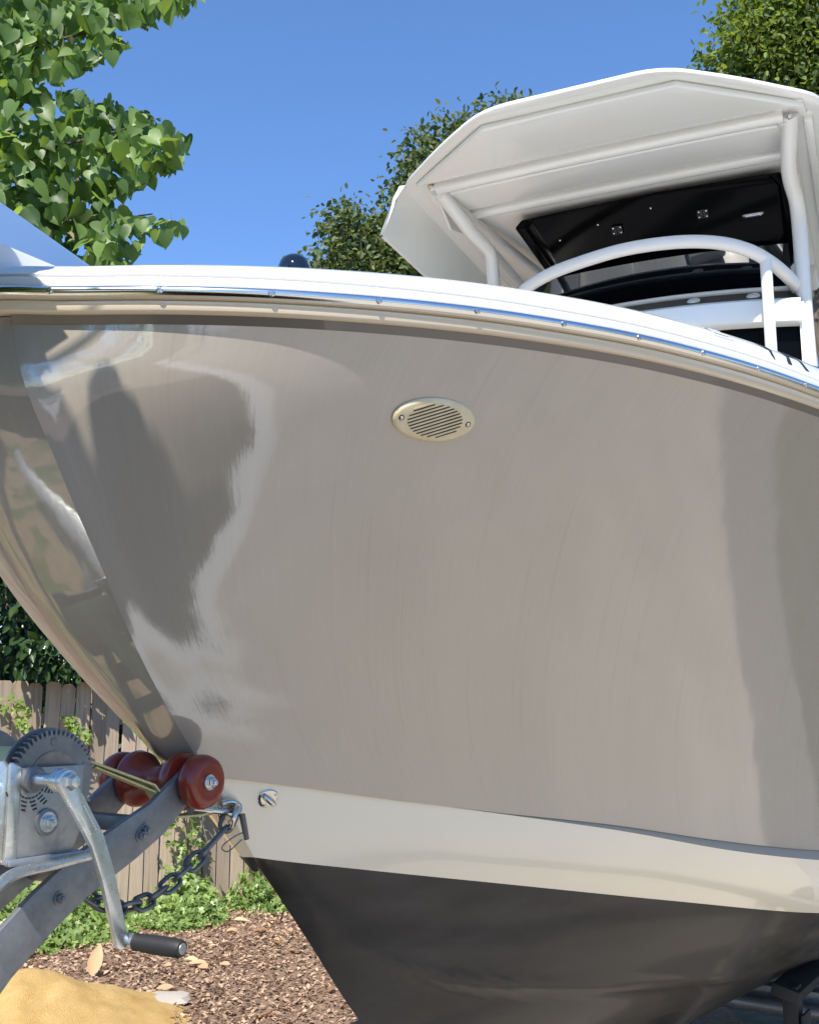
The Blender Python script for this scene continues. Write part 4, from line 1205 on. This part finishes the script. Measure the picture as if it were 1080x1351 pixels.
# where leaves hang: outline of the sprays, as bearings and elevations from the driveway, 4.1 to 5.4 m off
spray = [(-110, -60), (266, -60), (258, 12), (240, 18), (212, 20), (186, 34), (160, 38), (146, 46), (170, 60), (166, 68), (146, 74), (126, 84), (112, 96), (96, 92), (78, 102), (66, 112),
         (58, 122), (84, 124), (104, 124), (116, 134), (138, 134), (152, 142), (168, 146), (192, 152), (204, 162), (224, 176), (246, 184), (250, 198), (234, 208), (226, 226), (200, 240), (176, 256), (150, 266), (146, 280), (172, 282),
         (196, 296), (222, 294), (240, 296), (240, 306), (212, 316), (186, 326), (170, 350), (150, 400), (-110, 400)]
def inside(x, y, poly):
    c = False; j = len(poly) - 1
    for i in range(len(poly)):
        xi, yi = poly[i]; xj, yj = poly[j]
        if (yi > y) != (yj > y) and x < (xj - xi) * (y - yi) / (yj - yi) + xi: c = not c
        j = i
    return c
TILT = R(10.303)
def bearing(x, y, dist):
    u = (675.5 - y) / 1400; c, s = math.cos(TILT), math.sin(TILT)
    d = np.array([(x - 540) / 1400, c - u * s, s + u * c]); return d * dist / d[1] + np.array([0, 0, 1.5])
lp = []
while len(lp) < 3300:
    x, y = rng.uniform(-110, 268), rng.uniform(-60, 400)
    if not inside(x, y, spray): continue
    if rng.random() < .5 and inside(x, y, [(30, 118), (58, 118), (84, 132), (80, 158), (40, 165), (22, 150)]): continue
    lp.append(bearing(x, y - 6, rng.triangular(6.3, 8.3, 7.0)))
lp = np.array(lp); n = len(lp)
yd = np.stack([nrng.normal(.15, .45, n), nrng.normal(-.1, .45, n), nrng.normal(-.75, .35, n)], 1)
zd = np.stack([nrng.normal(.25, .6, n), nrng.normal(-.65, .5, n), nrng.normal(.55, .45, n)], 1)
sz = nrng.uniform(.062, .148, n)
order = np.argsort(np.linalg.norm(lp - np.array([0, 0, 1.5]), axis=1) - sz * 6 + 9 * ((lp[:, 0] / lp[:, 1] < -.41) | (lp[:, 2] > 1.5 + lp[:, 1] * .80)))
lm1, lm2 = one_leaf('heart', M['leaf_redbud']), None
off = np.array([RX, RY, 0])
for i in order[:290]: place_leaf(lm1, lp[i] - off, yd[i], zd[i], sz[i], redbud)
rest = order[290:]
o = link('leaves', leaves_mesh('leaves', lp[rest] - off, yd[rest], zd[rest], sz[rest], 'heart', M['leaf_redbud']), redbud); o['kind'] = 'stuff'
# pale dry seed pods among the leaves
pods = []
for _ in range(150):
    P = cm[rng.randrange(3)]; p = P[rng.randrange(14, 34)] + np.array([rng.uniform(-.14, .14), rng.uniform(-.22, .15), rng.uniform(-.24, .06)])
    pods.append(p)
pods = np.array(pods); n = len(pods)
o = link('seed_pods', leaves_mesh('seed_pods', pods - off, np.stack([nrng.normal(0, .3, n), nrng.normal(0, .3, n), -np.ones(n)], 1), unit(n), nrng.uniform(.06, .10, n), 'small', M['deadleaf']), redbud); o['kind'] = 'stuff'

# ---- unseen redbud added left of the camera to dapple bow and winch with shade
GX, GY = -2.6, -.9
shade = empty('redbud_tree', (GX, GY, 0), 0, label='unseen redbud added left of the bow to throw leaf shade on the hull', cat='tree')
tube('trunk', [Vector((0, 0, 0)), Vector((.05, .05, 1.3)), Vector((.2, .2, 2.6)), Vector((.35, .3, 3.4))], [.12, .10, .08, .05], M['bark'], shade, 12)
gs = np.array(sun_dir)
def over(x, y, dist, t): return bearing(x, y, dist) + gs * t
dense = [(-80, 470), (40, 470), (110, 490), (160, 490), (196, 540), (212, 580), (205, 650), (226, 720), (222, 800), (234, 880), (246, 960), (262, 1010), (290, 1120), (250, 1180), (150, 1190), (120, 1040), (-60, 1180)]
gaps = [[(88, 430), (104, 430), (150, 600), (140, 610)], [(126, 430), (146, 428), (150, 520), (140, 520)], [(188, 735), (204, 740), (226, 830), (218, 828)], [(30, 450), (46, 455), (60, 520), (52, 520)], [(228, 830), (238, 828), (252, 905), (244, 905)]]
sp_, k = [], 0
while len(sp_) < 620:
    x, y = rng.uniform(-60, 340), rng.uniform(415, 1190)
    if not inside(x, y, dense) or any(inside(x, y, g) for g in gaps): continue
    q = over(x, y, 1.72, rng.uniform(1.25, 2.1))
    w = q - gs * ((q[2] - 2.13) / gs[2]); d = w[:2] - BO; ab = np.array([d @ BA, d @ BP])
    if np.min(np.hypot(RAIL[:, 0] - ab[0], RAIL[:, 1] - ab[1])) < .16 or ab[0] > .1: continue   # skip leaves that would shade the gunwale
    sp_.append(q)
# single leaves added so their shadows fall on the sunlit band
for x, y in ((270, 905), (282, 915), (262, 890), (276, 892), (236, 760), (246, 800), (240, 840)):
    sp_.append(over(x, y, 1.70, 1.3 + rng.random() * .15))
for _ in range(260):  # close leaves added to keep the sun off the stem
    q = over(rng.uniform(-70, 70), rng.uniform(470, 770), 1.58, rng.uniform(.42, .60))
    if q[0] / q[1] < -.50: sp_.append(q)            # hangs outside the frame
sp_ = np.array(sp_); n = len(sp_)
yd = np.stack([nrng.normal(.15, .4, n), nrng.normal(.1, .4, n), nrng.normal(-.8, .3, n)], 1); zd = np.stack([nrng.normal(-.2, .35, n), nrng.normal(-.7, .35, n), nrng.normal(.6, .35, n)], 1)
o = link('leaves', leaves_mesh('leaves', sp_ - np.array([GX, GY, 0]), yd, zd, nrng.uniform(.07, .11, n), 'heart', M['leaf_redbud']), shade); o['kind'] = 'stuff'
b9 = over(20, 600, 1.60, .42) - np.array([GX, GY, 0])
tube('branch', [Vector(p) for p in catmull([np.array([.3, .28, 3.0]), b9 * .6 + np.array([.1, .1, 1.0]), b9], 14)], list(np.linspace(.02, .004, 14)), M['bark'], shade, 6)
for q in ((30, 560), (120, 640), (160, 800), (235, 560), (230, 720), (150, 1000), (270, 905)):
    e = over(q[0], q[1], 1.72, 1.6) - np.array([GX, GY, 0]); b0 = np.array([.3, .28, 3.2])
    tube('branch', [Vector(p) for p in catmull([b0, b0 * .6 + e * .4 + np.array([0, 0, .25]), e], 14)], list(np.linspace(.022, .004, 14)), M['bark'], shade, 6)

# ---- crown builder for trees some way off
def crown_tree(name, base, blobs, n, size, kind, material, trunk_r, label, group=None, droop=.3):
    t = empty(name, (*base, 0), 0, label=label, cat='tree', group=group)
    B = np.array([base[0], base[1], 0]); vol = np.array([b[3] ** 2 for b in blobs]); pick = nrng.choice(len(blobs), n, p=vol / vol.sum())
    C = np.array([b[:3] for b in blobs])[pick]; rr = np.array([b[3] for b in blobs])[pick]
    # leaf clusters: leaves gather round twig ends spread near the blob's surface
    nc = max(30, n // 26)
    cp_ = nrng.choice(len(blobs), nc, p=vol / vol.sum()); u = unit(nc)
    cc_ = np.array([b[:3] for b in blobs])[cp_] + u * (np.array([b[3] for b in blobs])[cp_] * nrng.uniform(.55, 1.02, nc))[:, None] * np.array([1, 1, .85])
    k = nrng.integers(0, nc, n); spread = size * 1.5
    pos = cc_[k] + nrng.normal(size=(n, 3)) * spread
    outw = u[k]
    yd_ = outw * .5 + unit(n) * .8 - np.array([0, 0, droop]); zd_ = unit(n) * .9 + np.array([0, 0, .7]) + outw * .4
    o = link('crown', leaves_mesh('crown', pos - B, yd_, zd_, nrng.uniform(.7, 1.3, n) * size, kind, material), t); o['kind'] = 'stuff'
    top = max(b[2] for b in blobs)
    cxy = np.mean([b[:2] for b in blobs], axis=0)
    tube('trunk', [Vector((0, 0, 0)), Vector((.1, .05, top * .35)), Vector((*(cxy - base), top * .75))], [trunk_r, trunk_r * .8, trunk_r * .4], M['bark'], t, 10)
    for b in blobs[:7]:
        tube('limb', [Vector((.08, .04, top * .4)), Vector((*(np.array(b[:2]) - base) * .6, b[2] * .85 - .2)), Vector((*(np.array(b[:2]) - base), b[2]))], [trunk_r * .45, trunk_r * .25, trunk_r * .1], M['bark'], t, 6)
    return t

crown_tree('oak_tree', (1.1, 13.4), [(-.95, 13.2, 7.05, .42), (-.45, 13.3, 7.35, .55), (-.75, 13.2, 7.75, .33), (-.95, 13.2, 7.75, .22), (-.2, 13.2, 6.95, .6), (.15, 13.4, 7.9, .55), (.25, 13.2, 8.55, .42), (.55, 13.3, 8.85, .42),
            (.2, 13.4, 8.3, .4), (.95, 13.4, 9.1, .45), (1.35, 13.4, 9.25, .40), (.8, 13.6, 8.2, .8), (1.5, 13.7, 8.3, 1.0), (.5, 13.7, 7.1, .9), (-.5, 13.4, 6.5, .8), (1.2, 13.8, 6.4, 1.2), (2.4, 13.8, 7.6, 1.0), (-1.2, 13.3, 6.55, .5)],
           50000, .088, 'small6', M['leaf_oak'], .24, 'dark green oak rising behind the boat under the hard top')
crown_tree('shade_tree', (5.2, 12.6), [(4.35, 12.1, 10.05, .38), (4.75, 12.2, 10.25, .6), (5.3, 12.2, 10.4, .8), (4.05, 12.1, 9.5, .35), (4.5, 12.3, 9.5, .6), (5.2, 12.3, 9.5, .8), (5.9, 12.4, 9.9, 1.0), (5.0, 12.6, 8.6, .9), (6.0, 12.8, 8.7, 1.2), (5.4, 12.8, 7.6, 1.2)],
           36000, .088, 'small6', M['leaf_right'], .26, 'bright green tree at the upper right above the hard top')
# yard trees added out of view to darken the reflections
for k, (x, y, h, r) in enumerate([(10.5, 4.5, 4.2, 2.0), (11.5, 8.5, 5.0, 2.4), (9.5, 11.5, 5.0, 2.2), (-7.5, 1.5, 4.6, 2.2), (-7.8, -4.5, 5.0, 2.4), (-9, -11., 5.4, 2.8), (-3.5, -13., 5.6, 2.9), (2.0, -15., 6.0, 3.0), (7.0, -13., 5.6, 2.9), (11.5, -9., 5.4, 2.8), (12.5, -2., 5.0, 2.6)]):
    bl = [(x + rng.uniform(-r, r) * .7, y + rng.uniform(-r, r) * .7, h + rng.uniform(-r, r) * .75, r * rng.uniform(.45, .7)) for _ in range(9)] + [(x + rng.uniform(-r, r) * .8, y + rng.uniform(-r, r) * .8, 1.2, r * .6) for _ in range(4)]
    crown_tree('unseen_yard_tree', (x, y), bl, 3000, .20, 'small', M['leaf_oak'], .16, 'unseen round-crowned yard tree added for its reflection in the glossy hull', 'unseen yard trees added for the hull reflections')

# ---- dark evergreen hanging over the fence
def along(t, out, z): p = F0 + FD * t + FN * out; return np.array([p[0], p[1], z])
hb = along(.3, -1.1, 0)
shrub = empty('evergreen_shrub', tuple(hb), 0, label='dark glossy evergreen shrub leaning over the fence top', cat='shrub')
tube('stem', [Vector((0, 0, 0)), Vector((.05, 0, 1.2)), Vector((0, .1, 2.6))], [.07, .05, .02], M['bark'], shrub, 8)
n = 9500
pos = np.stack([along(t, -d, z) for t, d, z in zip(nrng.uniform(-1.4, 2.6, n), np.abs(nrng.normal(.35, .45, n)) + .10, 1.3 + nrng.uniform(0, 1, n) ** .9 * 1.7)])
yd = np.stack([nrng.normal(0, .5, n), nrng.normal(-.45, .45, n), nrng.normal(-.5, .45, n)], 1); zd = np.stack([nrng.normal(.1, .5, n), nrng.normal(-.5, .4, n), nrng.normal(.8, .4, n)], 1)
sz = nrng.uniform(.07, .12, n)
fr_ = np.argsort(pos[:, 1] + 5 * (pos[:, 0] > -2.0) + 5 * (pos[:, 2] > 2.7))
ml = one_leaf('oval', M['leaf_dark'])
for i in fr_[:120]: place_leaf(ml, pos[i] - hb, yd[i], zd[i], sz[i], shrub)
rest = fr_[120:]
o = link('leaves', leaves_mesh('leaves', pos[rest] - hb, yd[rest], zd[rest], sz[rest], 'oval', M['leaf_dark']), shrub); o['kind'] = 'stuff'
# dense dark holly hedge further back, closing the view over the fence
crown_tree('holly_tree', (-4.2, 11.2), [(-5.2, 10.6, 1.6, 1.1), (-4.2, 10.6, 2.2, 1.2), (-3.2, 11.0, 1.7, 1.1), (-4.6, 10.8, 3.2, 1.1), (-3.4, 11.2, 2.9, 1.0), (-6.2, 10.4, 2.2, 1.1), (-2.4, 11.6, 2.2, 1.0), (-2.8, 11.6, 1.2, .9)],
           16000, .10, 'small6', M['leaf_dark'], .14, 'dark holly tree in shade beyond the fence at the left')
# twigs arching forward over the fence: these throw the ragged shadows on the boards
n = 230
t_ = nrng.uniform(.16, .78, n) + nrng.choice([0, .02], n); out = nrng.uniform(.04, .22, n)
pos = np.stack([along(t, o_, 1.70 + rng.uniform(.02, .24)) for t, o_ in zip(t_, out)])
yd = np.stack([nrng.normal(.1, .4, n), nrng.normal(-.5, .3, n), nrng.normal(-.3, .4, n)], 1)
zd = np.stack([nrng.normal(.1, .4, n), nrng.normal(-.2, .4, n), np.ones(n)], 1)
o = link('overhanging_leaves', leaves_mesh('overhanging_leaves', pos - hb, yd, zd, nrng.uniform(.06, .11, n), 'oval', M['leaf_dark']), shrub); o['kind'] = 'stuff'

# ---- ivy along the foot of the fence, and a climber up it
def ivy_patch(name, label, t0, t1, depth, height, n, size=(.045, .075)):
    pos = []
    while len(pos) < n:
        t, d = rng.uniform(t0, t1), rng.uniform(0, depth)
        top = height * (1 - (d / depth) ** 1.5) * (.62 + .38 * math.sin(3.1 * t + 1.) * math.sin(7.3 * t)) + .05
        z = top * rng.uniform(.35, 1.0) if rng.random() < .8 else top * rng.uniform(.1, .5)
        edge = min(1, (t - t0) / .25 + .15, (t1 - t) / .25 + .15)
        pos.append(along(t, .03 + d * edge, max(.02, z * edge)))
    pos = np.array(pos); m = len(pos)
    yd = np.stack([nrng.normal(.1, .5, m), nrng.normal(-.5, .4, m), nrng.normal(-.45, .4, m)], 1)
    zd = np.stack([nrng.normal(.2, .4, m), nrng.normal(-.5, .4, m), nrng.normal(.9, .4, m)], 1)
    return link(name, leaves_mesh(name, pos, yd, zd, nrng.uniform(*size, m), 'ivy', M['ivy']), None, label=label, cat='ivy', kind='stuff')
ivy_patch('ivy', 'bright green ivy spilling over the ground at the fence foot, left of the crank', -.4, 1.05, .75, .48, 1350)
ivy_patch('ivy', 'sunlit mound of ivy against the fence behind the crank grip', .95, 1.75, .55, .36, 900)
ivy_patch('ivy', 'shaded ivy at the fence foot beneath the bow', 1.70, 2.9, .5, .40, 1100)
vb = along(1.42, .02, 0)
vine = empty('climbing_vine', tuple(vb), 0, label='light green vine climbing the fence boards behind the chain', cat='vine')
vp = [along(1.42, .03, .2), along(1.46, .035, .5), along(1.43, .03, .75), along(1.50, .03, .95)]
tube('stem', [Vector(p - vb) for p in catmull(vp, 20)], .004, M['bark'], vine, 6)
vl = one_leaf('ivy', M['ivy'])
for k in range(64):
    z = .35 + .62 * rng.random() ** .9; p = along(1.43 + rng.gauss(0, .085), .04 + rng.random() * .09, z)
    place_leaf(vl, p - vb, (rng.gauss(.1, .4), rng.gauss(-.5, .3), rng.gauss(-.4, .5)), (rng.gauss(.2, .4), rng.gauss(-.6, .4), rng.gauss(.8, .4)), rng.uniform(.05, .08), vine)
for t, z, lab in ((.17, 1.50, 'pale green sprig poking through the fence at its left end'), (.56, 1.36, 'pale green sprig hanging on the fence above the winch gear')):
    b_ = along(t, .03, z - .06); sp = empty('vine_sprig', tuple(b_), 0, label=lab, cat='vine')
    tube('stem', [Vector((0, .03, .05)), Vector((0, -.02, .08)), Vector((.05, -.05, .0)), Vector((.11, -.07, -.08))], .003, M['bark'], sp, 6)
    ll = one_leaf('ivy', M['sprig'])
    for k in range(20):
        q = rng.random()
        place_leaf(ll, (q * .12 + rng.gauss(0, .035), -.05 - .03 * rng.random(), .09 - q * .15 + rng.gauss(0, .04)), (rng.gauss(.2, .4), -.4, rng.gauss(-.5, .4)), (rng.gauss(.2, .3), -.6, .7), rng.uniform(.05, .085), sp)

# ---- sand heap, stone, mulch and fallen leaves
SXc, SYc = -1.86, 5.42
sv = []
for i in range(61):
    for j in range(61):
        x, y = (i - 30) / 30 * .82, (j - 30) / 30 * .72
        r = math.hypot(x / .82, y / .72)
        h = max(0, 1 - r) ** .85 * .23 * (1 + .16 * math.sin(5 * x + 1) * math.cos(6 * y)) + .012 * math.sin(17 * x + 3 * y) * math.sin(13 * y - 2 * x) * max(0, 1 - r) ** .3
        h += .010 * math.sin(23 * x - 11 * y + 2) * math.cos(19 * y + 4 * x) * max(0, 1 - r) ** .3 * (r > .12)
        h += .006 * math.sin(41 * x + 9 * y) * math.sin(37 * y + 5 * x) * max(0, 1 - r) ** .3
        sv.append((x, y, h - .012 if r < 1 else -.02))
sp = obj('sand_heap', sv, grid_faces(61, 61), M['sand'], None, True, label='heap of yellow sand on the mulch in the bottom left corner', cat='sand heap'); sp.location = (SXc, SYc, 0)
st = link('flat_stone', mesh('flat_stone', *join_data([lathe_data([(0, .10), (.02, .12), (.04, .10), (.05, .05)], (0, 0, 0), (0, 0, 1), 14)]), M['stone']), None, label='flat pale stone half buried at the edge of the sand heap', cat='stone')
for v in st.data.vertices: v.co.x *= 1.3; v.co += Vector((rng.gauss(0, .007), rng.gauss(0, .007), rng.gauss(0, .003)))
fix(st.data, 25); st.location = (-1.27, 5.78, -.005)
n = 26000
px_ = nrng.uniform(-2.8, 1.0, n); py_ = nrng.uniform(4.7, 8.6, n)
pos = np.stack([px_, py_, .006 + .03 * np.sin(1.7 * px_ + .6) * np.cos(1.3 * py_) + .02 * np.sin(4.1 * px_ + 2.3 * py_) + nrng.uniform(0, .012, n)], 1)
yd = np.stack([nrng.normal(0, 1, n), nrng.normal(0, 1, n), nrng.normal(0, .25, n)], 1); zd = np.stack([nrng.normal(0, .35, n), nrng.normal(0, .35, n), np.ones(n)], 1)
link('bark_mulch', leaves_mesh('bark_mulch', pos, yd, zd, nrng.uniform(.014, .048, n), 'small', M['chip']), None, label='loose brown bark mulch and leaf litter in front of the fence', cat='mulch', kind='stuff')
dl = one_leaf('oval', M['deadleaf'])
spots = [(rng.uniform(-1.5, .2), rng.uniform(5.5, 7.8)) for _ in range(46)]
for k, (x, y) in enumerate(spots):
    z = .02 + .03 * math.sin(1.7 * x + .6) * math.cos(1.3 * y) + .02 * math.sin(4.1 * x + 2.3 * y)
    o = place_leaf(dl, (x, y, z + .008), (rng.gauss(0, 1), rng.gauss(0, 1), rng.gauss(0, .2)), (rng.gauss(0, .3), rng.gauss(-.1, .3), 1), rng.uniform(.07, .14), None, 'fallen_leaf')
    o['label'] = 'small dry tan leaf lying loose on the mulch'; o['category'] = 'leaf'; o['group'] = 'dry leaves scattered on the mulch'
o = place_leaf(dl, (-1.75, 6.2, .03), (.15, .1, .75), (.2, -1, .3), .17, None, 'fallen_leaf')
o['label'] = 'large tan leaf standing on edge against the ivy by the sand heap'; o['category'] = 'leaf'
